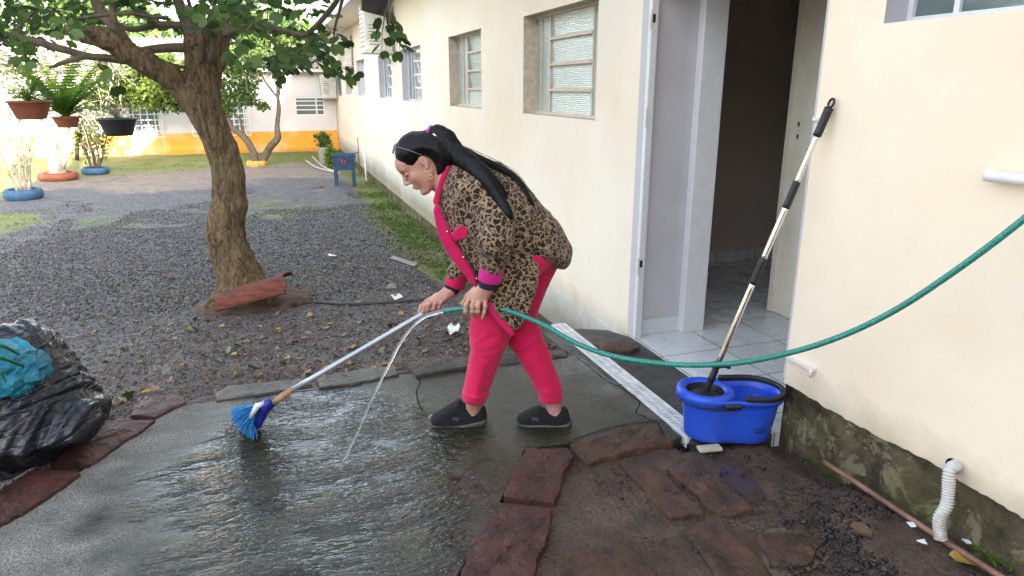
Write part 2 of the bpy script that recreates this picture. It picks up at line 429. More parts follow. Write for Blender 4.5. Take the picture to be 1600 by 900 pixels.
def m_ground():
    m = Mt('yard_ground', (.1, .1, .1), .9); A = m.attr('tint'); s = m.n('SeparateColor', {0: A.outputs['Color']}).outputs
    n = m.noise(6, 8, .7); f = m.noise(60, 5, .7); v = m.vor(55); vc = m.sep(m.n('TexVoronoi', {'Vector': m.co(), 'Scale': 55.}).outputs['Color'])[0]
    grav = m.mix(vc, (.05, .05, .054), (.22, .22, .235)); grav = m.mix(m.ramp(n, .35, .7, 0, .5), grav, (.04, .03, .022))
    soil = m.mix(m.ramp(n, .3, .7), (.17, .135, .11), (.36, .295, .245)); soil = m.mix(m.ramp(f, .4, .6, 0, .4), soil, (.05, .038, .028))
    mud = m.mix(m.ramp(n, .3, .7), (.034, .021, .015), (.13, .082, .058)); mud = m.mix(m.ramp(f, .45, .65, 0, .6), mud, (.015, .012, .010))
    gr = m.mix(m.ramp(f, .35, .65), (.09, .125, .03), (.25, .27, .08))
    g1 = m.math('ADD', s[0], m.math('MULTIPLY', m.math('SUBTRACT', n, .5), 1.1))
    c = m.mix(m.ramp(g1, .4, .6), grav, soil)
    g2 = m.math('ADD', s[1], m.math('MULTIPLY', m.math('SUBTRACT', m.noise(3.5, 8, .75), .5), 2.0))
    c = m.mix(m.ramp(g2, .45, .62, 0, .9), c, gr)
    c = m.mix(s[2], c, mud)
    m.set('Base Color', c); wet = m.math('MULTIPLY', s[2], m.ramp(m.noise(2.2, 4), .46, .6)); m.set('Roughness', m.ramp(wet, 0, 1, .9, .22))
    m.bump(m.math('ADD', m.math('MULTIPLY', v, .6), m.math('ADD', f, n)), .012, .8); return m.m
M['ground'] = m_ground()
def m_tint(name, stops, rough=.8, trans=0., sc=30, bump=0., spec=.4):
    m = Mt(name, stops[0], rough, 0, spec); t = m.n('SeparateColor', {0: m.attr('tint').outputs['Color']}).outputs[0]
    r = m.n('ValToRGB', {0: t}); e = r.color_ramp.elements
    while len(e) < len(stops): e.new(.5)
    for i, c in enumerate(stops): e[i].position = i / (len(stops) - 1); e[i].color = (*c, 1)
    f = m.noise(sc, 3); c = m.mix(m.ramp(f, .3, .7, 0, .25), r.outputs[0], (.02, .02, .015))
    m.set('Base Color', c)
    if bump: m.bump(m.noise(sc * 2, 4), bump)
    if trans:
        tr = m.n('BsdfTranslucent', {'Color': c}); ms = m.n('MixShader', {0: trans, 1: m.b.outputs[0], 2: tr.outputs[0]})
        m.t.links.new(ms.outputs[0], m.t.nodes['Material Output'].inputs[0])
    return m.m
M['pebble'] = m_tint('gravel_stone', [(.014, .013, .015), (.05, .046, .046), (.15, .112, .08), (.135, .135, .145), (.34, .31, .265)], .6, bump=.002)
M['mudstone'] = m_tint('muddy_gravel', [(.008, .008, .011), (.022, .022, .028), (.05, .035, .026), (.09, .065, .048)], .4, bump=.002)
M['leaf'] = m_tint('tree_leaf', [(.028, .06, .016), (.05, .105, .022), (.085, .16, .03), (.13, .2, .045)], .5, .42)
M['leaffar'] = m_tint('small_leaf', [(.03, .07, .02), (.06, .12, .025), (.12, .2, .04), (.2, .26, .06)], .6, .45)
M['leafyellow'] = m_tint('yellow_green_leaf', [(.035, .07, .01), (.07, .12, .015), (.13, .18, .025), (.2, .2, .05)], .6, .5)
M['leafpale'] = m_tint('pale_twig_leaf', [(.06, .08, .025), (.13, .13, .06), (.2, .18, .10), (.28, .24, .15)], .7, .4)
M['fern'] = m_tint('fern_frond', [(.05, .12, .015), (.1, .2, .02), (.18, .3, .03), (.26, .36, .05)], .55, .5)
M['grass'] = m_tint('grass_blade', [(.05, .10, .015), (.11, .18, .025), (.22, .27, .05), (.34, .30, .12)], .7, .35)
M['litter'] = m_tint('leaf_litter', [(.04, .022, .012), (.10, .058, .03), (.2, .13, .07), (.30, .23, .14)], .8, .1)
for nm, c in dict(dead_brown=(.10, .052, .026), dead_tan=(.26, .165, .085), dead_yellow=(.36, .22, .04), dead_green=(.11, .15, .04), dead_grey=(.11, .095, .072)).items():
    M[nm] = simple(nm + '_leaf', c, .6, var=.2, sc=30)
def m_bark():
    m = Mt('furrowed_bark', (.12, .09, .05), .9); v = m.co((1, 1, .25))
    n = m.noise(20, 9, .75, vec=v, dist=1.6); n2 = m.noise(4, 6); n3 = m.noise(45, 6, .7, vec=m.co((1, 1, .5)), dist=.5)
    c = m.mix(m.ramp(n, .40, .57), (.045, .029, .015), (.22, .15, .08)); c = m.mix(m.ramp(n3, .5, .66, 0, .55), c, (.04, .028, .016))
    c = m.mix(m.ramp(n2, .5, .68, 0, .5), c, (.12, .105, .045)); m.set('Base Color', c)
    b = m.bump(n, .03, .8); m.bump(n3, .012, .8, b); return m.m
M['bark'] = m_bark()
def m_bark2():
    m = Mt('smooth_bark', (.2, .15, .1), .85); n = m.noise(12, 8, .7, vec=m.co((1, 1, 1)))
    m.set('Base Color', m.mix(m.ramp(n, .3, .7), (.045, .033, .022), (.16, .125, .085))); m.bump(m.noise(30, 6, .7), .01); return m.m
M['bark2'] = m_bark2()
M['whitebark'] = simple('limewashed_bark', (.42, .36, .29), .9, var=.2, bumpd=.01)
M['whitepaint'] = simple('worn_white_paint', (.78, .76, .73), .5, var=.08, bumpd=.002, sc=12)
M['reveal'] = simple('lilac_grey_plaster', (.52, .50, .53), .75, var=.03, bumpd=.002, sc=5)
M['framecream'] = simple('aged_cream_frame', (.60, .50, .40), .55, var=.12, bumpd=.002, sc=25)
M['framewhite'] = simple('white_metal_frame', (.68, .68, .70), .45, var=.03, sc=20)
def m_glass(name, base, rough, wav):
    m = Mt(name, base, rough, 0, .8)
    f = m.ramp(m.noise(1.8, 3), .35, .65); m.set('Base Color', m.mix(f, tuple(c * .75 for c in base), base))
    if wav: m.bump(m.n('TexWave', {'Vector': m.co(), 'Scale': 22., 'Distortion': 6., 'Detail': 2., 'Detail Scale': 1.5}, bands_direction='Z').outputs['Fac'], .003, .6)
    return m.m
M['glasspat'] = m_glass('patterned_glass', (.50, .56, .52), .16, True)
M['glass'] = m_glass('window_glass', (.16, .2, .2), .06, False)
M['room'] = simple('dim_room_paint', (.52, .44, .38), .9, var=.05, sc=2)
M['roomcream'] = simple('cream_partition', (.82, .76, .63), .7, var=.06, sc=4)
M['darkgrey'] = simple('dark_plastic', (.03, .03, .032), .4, var=.1)
M['black'] = simple('black_rubber', (.012, .012, .013), .45, var=.1)
M['acwhite'] = simple('aged_white_casing', (.62, .6, .54), .5, var=.1)
M['acgrey'] = simple('grey_vent_metal', (.2, .2, .2), .5, .4)
M['soffit'] = simple('soffit_paint', (.75, .68, .62), .8, var=.05)
M['fascia'] = simple('fascia_board', (.72, .78, .84), .6, var=.05)
def m_roof():
    m = Mt('fibre_cement_sheet', (.3, .28, .26), .85); m.set('Base Color', m.mix(m.ramp(m.noise(3, 6, .7), .3, .7), (.2, .18, .16), (.42, .39, .36))); m.bump(m.noise(40, 4), .004); return m.m
M['roof'] = m_roof()
def m_blueplastic():
    m = Mt('blue_plastic', (.012, .06, .55), .28); f = m.noise(5, 6, .6); m.set('Base Color', m.mix(m.ramp(f, .4, .7, 0, .5), (.014, .075, .60), (.05, .10, .40)))
    m.set('Roughness', m.ramp(m.noise(20, 5), .3, .7, .22, .42)); m.bump(m.noise(90, 3), .0006); return m.m
M['blue'] = m_blueplastic()
M['chrome'] = simple('brushed_steel', (.78, .74, .7), .2, 1, var=.04, sc=20)
M['alu'] = simple('grey_painted_pole', (.4, .43, .47), .35, .5, var=.06)
M['wood'] = simple('wood_grip', (.35, .2, .1), .6, var=.2, sc=20)
def m_hose():
    m = Mt('green_reinforced_hose', (.0, .22, .17), .25); v = m.vor(130, 'DISTANCE_TO_EDGE'); m.set('Base Color', m.mix(m.ramp(m.noise(3, 3), .4, .6, 0, .35), m.mix(m.ramp(v, .0, .12), (.05, .36, .28), (.0, .15, .115)), (.03, .12, .10))); m.bump(v, .0015, .6); return m.m
M['hose'] = m_hose()
M['water'] = Mt('water', (.95, .97, 1), .02, 0, .5, IOR=1.33).set('Transmission Weight', .9).m
M['sinkblue'] = simple('weathered_blue_paint', (.022, .06, .13), .7, var=.25, bumpd=.003, sc=9)
M['red'] = simple('red_paint', (.5, .06, .05), .6)
M['tyreblue'] = simple('blue_painted_tyre', (.035, .10, .19), .7, var=.2, sc=10)
M['tyreyellow'] = simple('yellow_painted_ring', (.5, .34, .08), .8, var=.2, sc=10)
M['terracotta'] = simple('terracotta_pot', (.26, .075, .04), .6, var=.12)
def m_rtile():
    m = Mt('red_ridge_tile', (.3, .1, .06), .8); n = m.noise(1, 7, .7, vec=m.co((6, 6, 30))); c = m.mix(m.ramp(n, .3, .7), (.07, .018, .012), (.24, .065, .035))
    c = m.mix(m.ramp(m.noise(9, 5), .58, .7, 0, .5), c, (.14, .11, .09)); m.set('Base Color', c); m.bump(n, .03); return m.m
M['rtile'] = m_rtile()
M['brownpipe'] = simple('dusty_brown_pipe', (.24, .12, .085), .55, var=.2, sc=12)
def m_corr():
    m = Mt('dirty_white_duct', (.6, .58, .55), .6); z = m.sep(m.co())[2]; n = m.noise(25, 6, .7)
    k = m.math('MULTIPLY', m.ramp(z, .05, .2, 1, .1), m.ramp(n, .4, .6)); m.set('Base Color', m.mix(k, (.58, .56, .54), (.22, .11, .06))); return m.m
M['corr'] = m_corr()
def m_bag():
    m = Mt('black_bin_liner', (.010, .013, .020), .27, 0, .6)
    a = m.n('TexNoise', {'Vector': m.co(), 'Scale': 7., 'Detail': 5., 'Roughness': .6}, noise_type='RIDGED_MULTIFRACTAL' if 'RIDGED_MULTIFRACTAL' in [e.identifier for e in bpy.types.ShaderNodeTexNoise.bl_rna.properties['noise_type'].enum_items] else 'FBM').outputs['Fac']
    b = m.bump(a, .010, .5)
    wv = m.n('VectorMath', {0: m.n('TexNoise', {'Vector': m.co(), 'Scale': 2., 'Detail': 2.}).outputs['Color'], 3: .4}, operation='SCALE').outputs[0]; vv = m.n('VectorMath', {0: m.co((4, 3, 11), (.2, .7, .1)), 1: wv}, operation='ADD').outputs[0]
    e1 = m.ramp(m.vor(.75, 'DISTANCE_TO_EDGE', vec=vv), 0, .08); e2 = m.ramp(m.vor(2.4, 'DISTANCE_TO_EDGE', vec=vv), 0, .12); m.bump(m.math('ADD', e1, m.math('MULTIPLY', e2, .22)), .010, .9, b); return m.m
M['bag'] = m_bag()
M['turq'] = simple('turquoise_plastic_film', (.012, .20, .30), .3, var=.3, bumpd=.01, sc=12)
M['greenstrap'] = simple('green_strap', (.006, .13, .05), .4, var=.1)
def m_leopard():
    m = Mt('leopard_print_cloth', (.3, .2, .12), .9, 0, .2); m.set('Sheen Weight', .15)
    wn = m.n('TexNoise', {'Vector': m.co(), 'Scale': 30., 'Detail': 3.}).outputs['Color']
    wv = m.n('VectorMath', {0: wn, 1: (.5, .5, .5)}, operation='SUBTRACT').outputs[0]; wv = m.n('VectorMath', {0: wv, 3: .038}, operation='SCALE').outputs[0]
    vec = m.n('VectorMath', {0: m.co(), 1: wv}, operation='ADD').outputs[0]
    v = m.n('TexVoronoi', {'Vector': vec, 'Scale': 34., 'Randomness': 1.}, feature='F1'); d = v.outputs['Distance']; vc = m.sep(v.outputs['Color'])
    e = m.n('TexVoronoi', {'Vector': vec, 'Scale': 34., 'Randomness': 1.}, feature='DISTANCE_TO_EDGE').outputs['Distance']
    br = m.noise(85, 3)
    outer = m.ramp(m.math('ADD', e, m.math('MULTIPLY', m.math('SUBTRACT', br, .5), .34)), .045, .10)       # tan net between the spots
    inner = m.ramp(m.math('ADD', d, m.math('MULTIPLY', m.math('SUBTRACT', br, .5), .3)), .17, .26, 1, 0)
    outer = m.math('MULTIPLY', outer, m.ramp(m.noise(75, 2), .36, .44))
    tan = m.mix(m.noise(9, 4), (.23, .145, .08), (.33, .235, .16))
    spot = m.mix(m.math('MULTIPLY', inner, m.ramp(vc[0], .15, .3)), (.007, .005, .004), (.075, .034, .015))
    c = m.mix(outer, tan, spot); c = m.mix(m.ramp(m.noise(220, 2), .4, .7, 0, .25), c, (.1, .07, .05))
    m.set('Base Color', c); m.bump(m.noise(240, 3), .0015, .6); return m.m
M['leopard'] = m_leopard()
def m_pink(name, c, ribs):
    m = Mt(name, c, .8, 0, .25); m.set('Sheen Weight', .15)
    m.set('Base Color', m.mix(m.ramp(m.noise(14, 4), .35, .65), tuple(x * .86 for x in c), c))
    if ribs:
        wv = m.n('TexWave', {'Vector': m.co(), 'Scale': 27., 'Distortion': 1.2, 'Detail': 2., 'Detail Scale': 1.5}, bands_direction='Z').outputs['Fac']
        z = m.sep(m.co())[2]; b = m.bump(m.math('MULTIPLY', wv, m.ramp(z, .35, .6, .1, 1)), .0028, .8); m.bump(m.noise(300, 2), .001, .5, b)
    else: m.bump(m.noise(260, 3), .001, .6)
    return m.m
M['pink'] = m_pink('hot_pink_knit', (.62, .008, .085), True)
M['pinkcloth'] = m_pink('pink_lining', (.52, .008, .085), False)
M['magenta'] = m_pink('magenta_cuff', (.50, .010, .20), False)
M['navy'] = simple('navy_rib_cuff', (.006, .007, .016), .9, var=.1)
M['shoe'] = simple('black_knit_shoe', (.007, .008, .011), .85, var=.3, bumpd=.006, sc=60)
M['sole'] = simple('dark_grey_sole', (.045, .05, .055), .5, var=.15)
M['sock'] = simple('pale_pink_sock', (.42, .19, .22), .9, var=.08, bumpd=.001, sc=30)
def m_skin():
    m = Mt('skin', (.52, .29, .21), .48, 0, .4); n = m.noise(14, 4); c = m.mix(m.ramp(n, .3, .7), (.40, .20, .145), (.50, .29, .22)); m.set('Base Color', c)
    m.set('Subsurface Weight', .12); m.b.inputs['Subsurface Radius'].default_value = (.012, .004, .002); m.b.inputs['Subsurface Scale'].default_value = 1.; m.bump(m.noise(160, 4), .0006, .5); return m.m
M['skin'] = m_skin()
def m_hair():
    m = Mt('black_hair', (.0025, .0025, .0035), .5, 0, .22); n = m.noise(1, 3, .6, vec=m.co((160, 160, 28), (0, .75, .3))); m.bump(n, .003, .6); m.set('Roughness', m.ramp(n, .3, .7, .42, .6)); return m.m
M['hair'] = m_hair()
M['gold'] = simple('gold', (.75, .5, .22), .25, 1, var=0)
M['tie'] = simple('magenta_hair_tie', (.45, .03, .35), .7, var=.05)
M['stone'] = simple('pale_stone', (.3, .28, .22), .85, var=.25, bumpd=.01)
M['paper'] = simple('white_paper', (.7, .7, .7), .7, var=.06)
M['lath'] = simple('weathered_lath', (.28, .26, .25), .8, var=.15)
M['styro'] = simple('dirty_foam', (.55, .5, .4), .8, var=.2, bumpd=.003)
M['grate'] = simple('white_plastic_grate', (.74, .75, .76), .5, var=.12, sc=14)
M['wire'] = simple('thin_wire', (.1, .09, .08), .6, var=0)
M['bristle'] = simple('blue_bristle', (.0, .2, .55), .45, var=.25, sc=60)
M['brushblue'] = simple('deep_blue_plastic', (.01, .02, .25), .3, var=.05)
M['puddle'] = Mt('muddy_puddle', (.060, .042, .032), .05).m
M['dark'] = simple('dark_hole', (.006, .005, .005), .95, var=0)
#@@SETTING
XW = 2.109
# ------------------------------------------------------------------ ground
SLABPX = [(-420, 1090), (-120, 905), (0, 818), (132, 732), (243, 655), (290, 630), (335, 624), (400, 617), (545, 599), (625, 585), (740, 571), (885, 555), (903, 553), (1066, 682), (1045, 690), (1030, 662), (895, 690), (822, 699), (785, 777), (715, 900), (660, 1000), (560, 1200), (-100, 1400)]
SLAB = [tuple(G(a, b)[:2]) for a, b in SLABPX]
def inpoly(X, Y, P):
    r = np.zeros(np.shape(X), bool)
    for i in range(len(P)):
        a = P[i]; b = P[(i + 1) % len(P)]
        if a[1] != b[1]: r ^= ((a[1] > Y) != (b[1] > Y)) & (X < (b[0] - a[0]) * (Y - a[1]) / (b[1] - a[1]) + a[0])
    return r
def sst(t): t = np.clip(t, 0, 1); return t * t * (3 - 2 * t)
def gz(X, Y, real=True):
    X = np.asarray(X, float); Y = np.asarray(Y, float)
    left = ((X + 1.08) * -.845 + (Y - 2.72) * .535)            # beyond the slanting left kerb
    dY = np.maximum(Y - 3.68, left); dY = np.where((X > 1.0) & (Y < 3.7), -1, dY)
    t = np.clip(dY / 9, 0, 1); z = -.03 - .41 * (1 - (1 - t) ** 2)
    dip = .20 * sst((X - 1.25) / .55) * sst((Y - 3.85) / .55) * (1 - .55 * sst((Y - 5) / 5)); z = z - np.where(X < 2.6, dip, 0)
    P = np.stack([X, Y, 0 * X], -1); z = z + np.where(dY > .15, .03 * fbm(P, .8, 3) + .006 * fbm(P, 5, 2), .004 * fbm(P, 6, 3))
    mud = (dY <= 0); zm = -.014 + .07 * sst((X - 1.7) / .5) * sst((2.1 - Y) / .8) + .006 * fbm(P, 5, 3)
    z = np.where(mud, zm, z)
    if real:
        ins = inpoly(X, Y, SLAB) | ((X > 1.60) & (X < 2.13) & (Y > 2.36) & (Y < 4.0)) | ((X > 2.02) & (Y > 1.9) & (Y < 5.3)); z = np.where(ins, np.minimum(z, -.07), z)
    return z
def axis(lo, hi, core0, core1, step, grow=1.12):
    a = list(np.arange(core0, core1, step)); s_ = step; v = a[-1]
    while v < hi: s_ *= grow; v += s_; a.append(v)
    s_ = step; v = a[0]
    while v > lo: s_ *= grow; v -= s_; a.insert(0, v)
    return np.array(a)
gx = axis(-150, 150, -5, 3.2, .05); gy = axis(-40, 260, .3, 14, .05, 1.06)
GX, GY = np.meshgrid(gx, gy, indexing='ij'); GZ = gz(GX, GY)
P3 = np.stack([GX, GY, 0 * GX], -1); nz = fbm(P3, .5, 3)
soil = .95 * sst((GY - 13.2 + nz * 4) / 4.5) + .3 * sst((nz - .1) * 4) * (GY > 6)
gras = np.maximum.reduce([sst((GY - 18.5 - GX * .3) / 2) * .95, sst((-3.0 - GX - (GY - 8) * .12 + nz * 1.5) / 1.2) * sst((GY - 5.5) / 1.5) * .95, sst((GX - 1.05 - .25 * (GY > 12)) / .5) * sst((GY - 5.6) / 1.5) * .9,
                          .52 * np.exp(-((GX + .1) / 1.3) ** 2 - ((GY - 12.3) / 2.4) ** 2), .45 * np.exp(-((GX + 3) / 2.2) ** 2 - ((GY - 12) / 1.2) ** 2)])
leftd = ((GX + 1.08) * -.845 + (GY - 2.72) * .535); dYm = np.where((GX > 1.0) & (GY < 3.7), -1, np.maximum(GY - 3.68, leftd))
mudm = np.where(dYm <= 0, 1, .65 * sst(1 - dYm / 2.6) * sst((GX + 2.2) / 1.5)); mudm = np.maximum(mudm, .9 * sst((GX - 1.35) / .4) * (GY > 3.6) * sst((6.4 - GY) / 1.5))
n0, n1 = GX.shape; ii = np.arange(n0 * n1).reshape(n0, n1)
F = np.stack([ii[:-1, :-1], ii[1:, :-1], ii[1:, 1:], ii[:-1, 1:]], -1).reshape(-1, 4)
tint = np.stack([np.clip(soil, 0, 1), np.clip(gras, 0, 1), np.clip(mudm, 0, 1), np.ones_like(soil)], -1).reshape(-1, 4)
tag(link('ground', quads('ground', np.stack([GX, GY, GZ], -1).reshape(-1, 3), F, True, tint), M['ground']), kind='structure')
mb = MB(); mb.prism(SLAB, -.1, 0); tag(mb.build('concrete_path', M['slab'], bevel=.006), kind='structure')
mb = MB()
for pl in ([(653, 585), (656, 600), (650, 613), (653, 628), (661, 641)], [(900, 559), (922, 574), (945, 594), (972, 607), (998, 627), (993, 645), (1010, 652), (1025, 661)], [(895, 688), (930, 676), (975, 664), (1028, 658)], [(960, 604), (985, 600), (1000, 612), (1030, 640)], [(290, 632), (340, 626), (400, 620), (545, 602), (625, 588)]):
    pts = [G(a, b, .0) for a, b in pl]; pts = spline(pts, 5)
    pts = [p + np.array([.006 * vnoise(p, 40), .006 * vnoise(p, 40, 9), .0015]) for p in pts]
    for a, b, k in zip(pts[:-1], pts[1:], range(99)):
        d = (b - a); d /= np.linalg.norm(d) + 1e-9; nn = np.array([-d[1], d[0], 0]) * (.0025 + .002 * abs(vnoise(a, 30)))
        mb.add([a - nn, a + nn, b + nn, b - nn], [(3, 2, 1, 0)])
tag(mb.build('path_crack', M['dark']), kind='structure')
# strip of rough concrete between grate and doorway
mb = MB(); q = [G(907, 526)[:2], G(1062, 642)[:2], G(1085, 668)[:2], (XW - .01, 2.34), (XW - .01, 3.70), (1.98, 3.80)]
q = [(1.60, 4.02), (1.60, 3.4), (1.70, 2.36), (XW - .012, 2.36), (XW - .012, 3.72), (2.02, 3.92), (1.86, 4.0)]
mb.prism([(x + .01 * math.sin(9 * y), y) for x, y in q], -.12, -.006); tag(mb.build('doorstep_strip', M['strip'], bevel=.01), kind='structure')
# grate
gr = thing('drain_grate', 'long white slotted plastic drain grate set in the concrete beside the doorway', 'drain', (1.74, 3.3, 0))
gx0, gx1, gy0, gy1 = 1.685, 1.785, 2.44, 4.10
mb = MB(); mb.box((gx0, gy0, -.05), (gx0 + .012, gy1, .006)); mb.box((gx1 - .012, gy0, -.05), (gx1, gy1, .006)); mb.box(((gx0 + gx1) / 2 - .005, gy0, -.02), ((gx0 + gx1) / 2 + .005, gy1, .005))
y = gy0
while y < gy1: mb.box((gx0 + .012, y, -.02), (gx1 - .012, y + .011, .0045)); y += .021
mb.build('slotted_cover', M['grate'], gr)
mb = MB(); mb.box((gx0 + .001, gy0, -.06), (gx1 - .001, gy1, -.028)); mb.build('channel', M['dark'], gr)
# kerb stones
def stone(name, px, h, m, label, cat, group, z0=-.09, jit=.008):
    P = [G(a, b, h) for a, b in px]; c = sum(P) / len(P); out = []
    for i in range(len(P)):
        a = P[i]; b = P[(i + 1) % len(P)]; n = max(2, int(np.linalg.norm(b - a) / .03))
        for k in range(n):
            p = a + (b - a) * k / n; u = (c - p) / (np.linalg.norm(c - p) + 1e-9)
            out.append((p + u * (jit * (1.2 + 1.6 * vnoise(p, 14) + .8 * vnoise(p, 45)))))
    mb = MB(); n = len(out); rings = [(1, z0), (1, h - .010), (.993, h - .003), (.975, h)]
    V = []; 
    for sc, z in rings: V += [c * [1, 1, 0] + (p - c) * [sc, sc, 0] + np.array([0, 0, z + (.004 * vnoise(p, 18) if z > 0 or h < .01 else 0)]) for p in out]
    inner = []
    for sc in (.8, .6, .4, .2): inner += [c * [1, 1, 0] + (p - c) * [sc, sc, 0] + np.array([0, 0, h + .004 * vnoise(p * sc + c * (1 - sc), 30) + .003 * vnoise(p * sc + c * (1 - sc), 9) + .002]) for p in out]
    V += inner; V.append(c * [1, 1, 0] + np.array([0, 0, h + .004])); F = []
    for r in range(7):
        for k in range(n): F.append((r * n + k, r * n + (k + 1) % n, (r + 1) * n + (k + 1) % n, (r + 1) * n + k))
    for k in range(n): F.append((7 * n + k, 7 * n + (k + 1) % n, 8 * n))
    a2 = sum(out[i][0] * out[(i + 1) % n][1] - out[(i + 1) % n][0] * out[i][1] for i in range(n))
    if a2 < 0: F = [f[::-1] for f in F]
    mb.add(V, F, True); o = mb.build(name, m); tag(o, label, cat, group)
    sb = o.modifiers.new('dense', 'SUBSURF'); sb.subdivision_type = 'SIMPLE'; sb.levels = sb.render_levels = 3
    for nm_, sz, st_ in (('broad', .07, .010), ('pits', .018, .007), ('grit', .006, .0025)):
        tx = bpy.data.textures.get(nm_) or bpy.data.textures.new(nm_, 'CLOUDS'); tx.noise_scale = sz; tx.noise_depth = 3; dmod = o.modifiers.new(nm_, 'DISPLACE'); dmod.texture = tx; dmod.strength = st_ * (.3 if m == M['kerbwet'] else 1); dmod.mid_level = .5; dmod.texture_coords = 'GLOBAL'
    return o
KG = 'stones edging the concrete path'
stone('kerb_stone', [(-260, 930), (0, 763), (62, 728), (131, 736), (62, 786), (0, 822), (-200, 960)], .016, M['kerb'], 'dark red wet edging stone at the lower left, cut by the photo edge', 'kerb stone', KG)
stone('kerb_stone', [(72, 714), (118, 688), (182, 652), (243, 655), (222, 672), (136, 729)], .016, M['kerb'], 'long dark red edging stone right beside the foot of the bin bag', 'kerb stone', KG)
stone('kerb_stone', [(203, 636), (228, 618), (285, 615), (291, 629), (243, 652), (203, 650)], .012, M['kerb'], 'small reddish edging stone at the corner where the left and far edges meet', 'kerb stone', KG)
stone('kerb_stone', [(333, 614), (350, 602), (440, 593), (486, 589), (492, 600), (400, 618), (335, 627)], .01, M['kerbwet'], 'water covered grey edging stone behind the broom head', 'kerb stone', KG)
stone('kerb_stone', [(489, 588), (560, 576), (612, 571), (627, 584), (560, 598), (494, 606)], .012, M['kerbwet'], 'wet chipped edging stone behind the falling water', 'kerb stone', KG)
stone('kerb_stone', [(634, 569), (700, 557), (737, 555), (740, 571), (648, 588)], .02, M['kerbdry'], 'greyish rough edging stone just left of the front pink trouser leg', 'kerb stone', KG)
stone('kerb_stone', [(744, 555), (820, 546), (886, 545), (889, 556), (800, 568), (746, 572)], .012, M['kerbdry'], 'brown edging stone passing behind both legs of the woman', 'kerb stone', KG)
stone('kerb_stone', [(820, 697), (888, 698), (897, 713), (867, 787), (784, 777), (792, 748)], .014, M['kerb'], 'short dark red edging stone below the back shoe', 'kerb stone', KG)
stone('kerb_stone', [(777, 781), (866, 790), (864, 812), (838, 900), (800, 985), (680, 985), (714, 900), (744, 836)], .014, M['kerb'], 'large pitted dark red edging stone at the bottom middle of the photo', 'kerb stone', KG)
stone('kerb_stone', [(888, 691), (980, 664), (1030, 660), (1052, 690), (1000, 703), (920, 725), (906, 717)], .01, M['flag'], 'broad brown edging stone between the back shoe and the blue bucket', 'kerb stone', KG)
stone('broken_brick', [(932, 533), (985, 526), (1003, 543), (985, 549), (936, 547)], .02, M['flag'], 'flat brown broken brick at the wall corner beside the door frame', 'brick', None)
FG = 'flagstones half buried in mud'
stone('flagstone', [(965, 722), (1020, 722), (1100, 796), (1098, 803), (1050, 812), (1010, 775)], .000, M['flag'], 'muddy orange brown flagstone, left one of the pair below the bucket', 'flagstone', FG)
stone('flagstone', [(1036, 728), (1082, 714), (1182, 797), (1150, 808), (1108, 795)], .002, M['flag'], 'muddy flagstone directly below the bucket with one straight right edge', 'flagstone', FG)
stone('flagstone', [(1062, 826), (1112, 808), (1190, 870), (1215, 905), (1120, 905)], .0, M['flag'], 'muddy brown flagstone below the pair of flagstones, near the bottom edge', 'flagstone', FG)
stone('flagstone', [(1180, 832), (1300, 830), (1262, 884), (1200, 884)], .0, M['flag'], 'smooth wet grey brown flagstone nearest the dark gravel and brown pipe', 'flagstone', FG)
stone('flagstone', [(880, 858), (980, 848), (1040, 905), (1030, 960), (870, 960)], .002, M['flag'], 'large flat mud covered flagstone right of the big red edging stone', 'flagstone', FG)
for k_, (pp_, z_) in enumerate((([(1178, 842), (1215, 826), (1262, 836), (1285, 852), (1262, 880), (1212, 886), (1180, 868)], -.0015), ([(1118, 728), (1150, 722), (1180, 752), (1200, 775), (1186, 790), (1160, 770), (1128, 752)], -.002))):
    pq = [G(a, b, z_) for a, b in pp_]; pq = [np.array(p) for p in chaikin(np.array(pq), 3)]; pq = [p + .012 * np.array([vnoise(p, 16), vnoise(p, 16, 9), 0]) for p in pq]; mb = MB(); c_ = sum(pq) / len(pq); mb.add([c_ * [1, 1, 0] + (p - c_) * [(1.35, .95, .0)[k_], (1.35, .95, .0)[k_], 0] + [0, 0, (-.0105, -.0115, -.012)[k_]] for p in pq], [tuple(range(len(pq)))]); tag(mb.build('puddle', M['puddle']), kind='structure')
# ------------------------------------------------------------------ loose gravel, litter, grass (uncountable)
def scatter(name, tV, tF, pos, scl, rot, tint, m, smooth=False, kind='stuff', parent=None):
    tV = np.asarray(tV, float); n = len(pos)
    R = rot; V = np.einsum('nij,kj->nki', R, tV) if R is not None else np.tile(tV, (n, 1, 1))
    scl = np.asarray(scl, float); V = V * (scl[:, None, None] if scl.ndim == 1 else scl[:, None, :]) + np.asarray(pos)[:, None, :]
    nv = len(tV); fl = np.concatenate([np.array(f) for f in tF]); sz = np.array([len(f) for f in tF])
    L = (fl[None, :] + nv * np.arange(n)[:, None]).ravel(); SZ = np.tile(sz, n)
    o = link(name, mesh_np(name, V.reshape(-1, 3), L, SZ, smooth, np.repeat(tint, nv)), m, parent)
    if kind: tag(o, kind=kind)
    return o
def rotz(a):
    c, s_ = np.cos(a), np.sin(a); o = 0 * a; return np.stack([np.stack([c, -s_, o], -1), np.stack([s_, c, o], -1), np.stack([o, o, o + 1], -1)], -2)
def randrot(n, r=rng):
    q = r.normal(size=(n, 4)); q /= np.linalg.norm(q, axis=1, keepdims=True); a, b, c, d = q.T
    return np.stack([np.stack([1 - 2 * (c * c + d * d), 2 * (b * c - a * d), 2 * (b * d + a * c)], -1), np.stack([2 * (b * c + a * d), 1 - 2 * (b * b + d * d), 2 * (c * d - a * b)], -1), np.stack([2 * (b * d - a * c), 2 * (c * d + a * b), 1 - 2 * (b * b + c * c)], -1)], -2)
peb = [(1, 0, 0), (.2, .9, .1), (-.9, .3, 0), (-.3, -.85, .1), (.1, .1, .7), (0, -.1, -.6)]
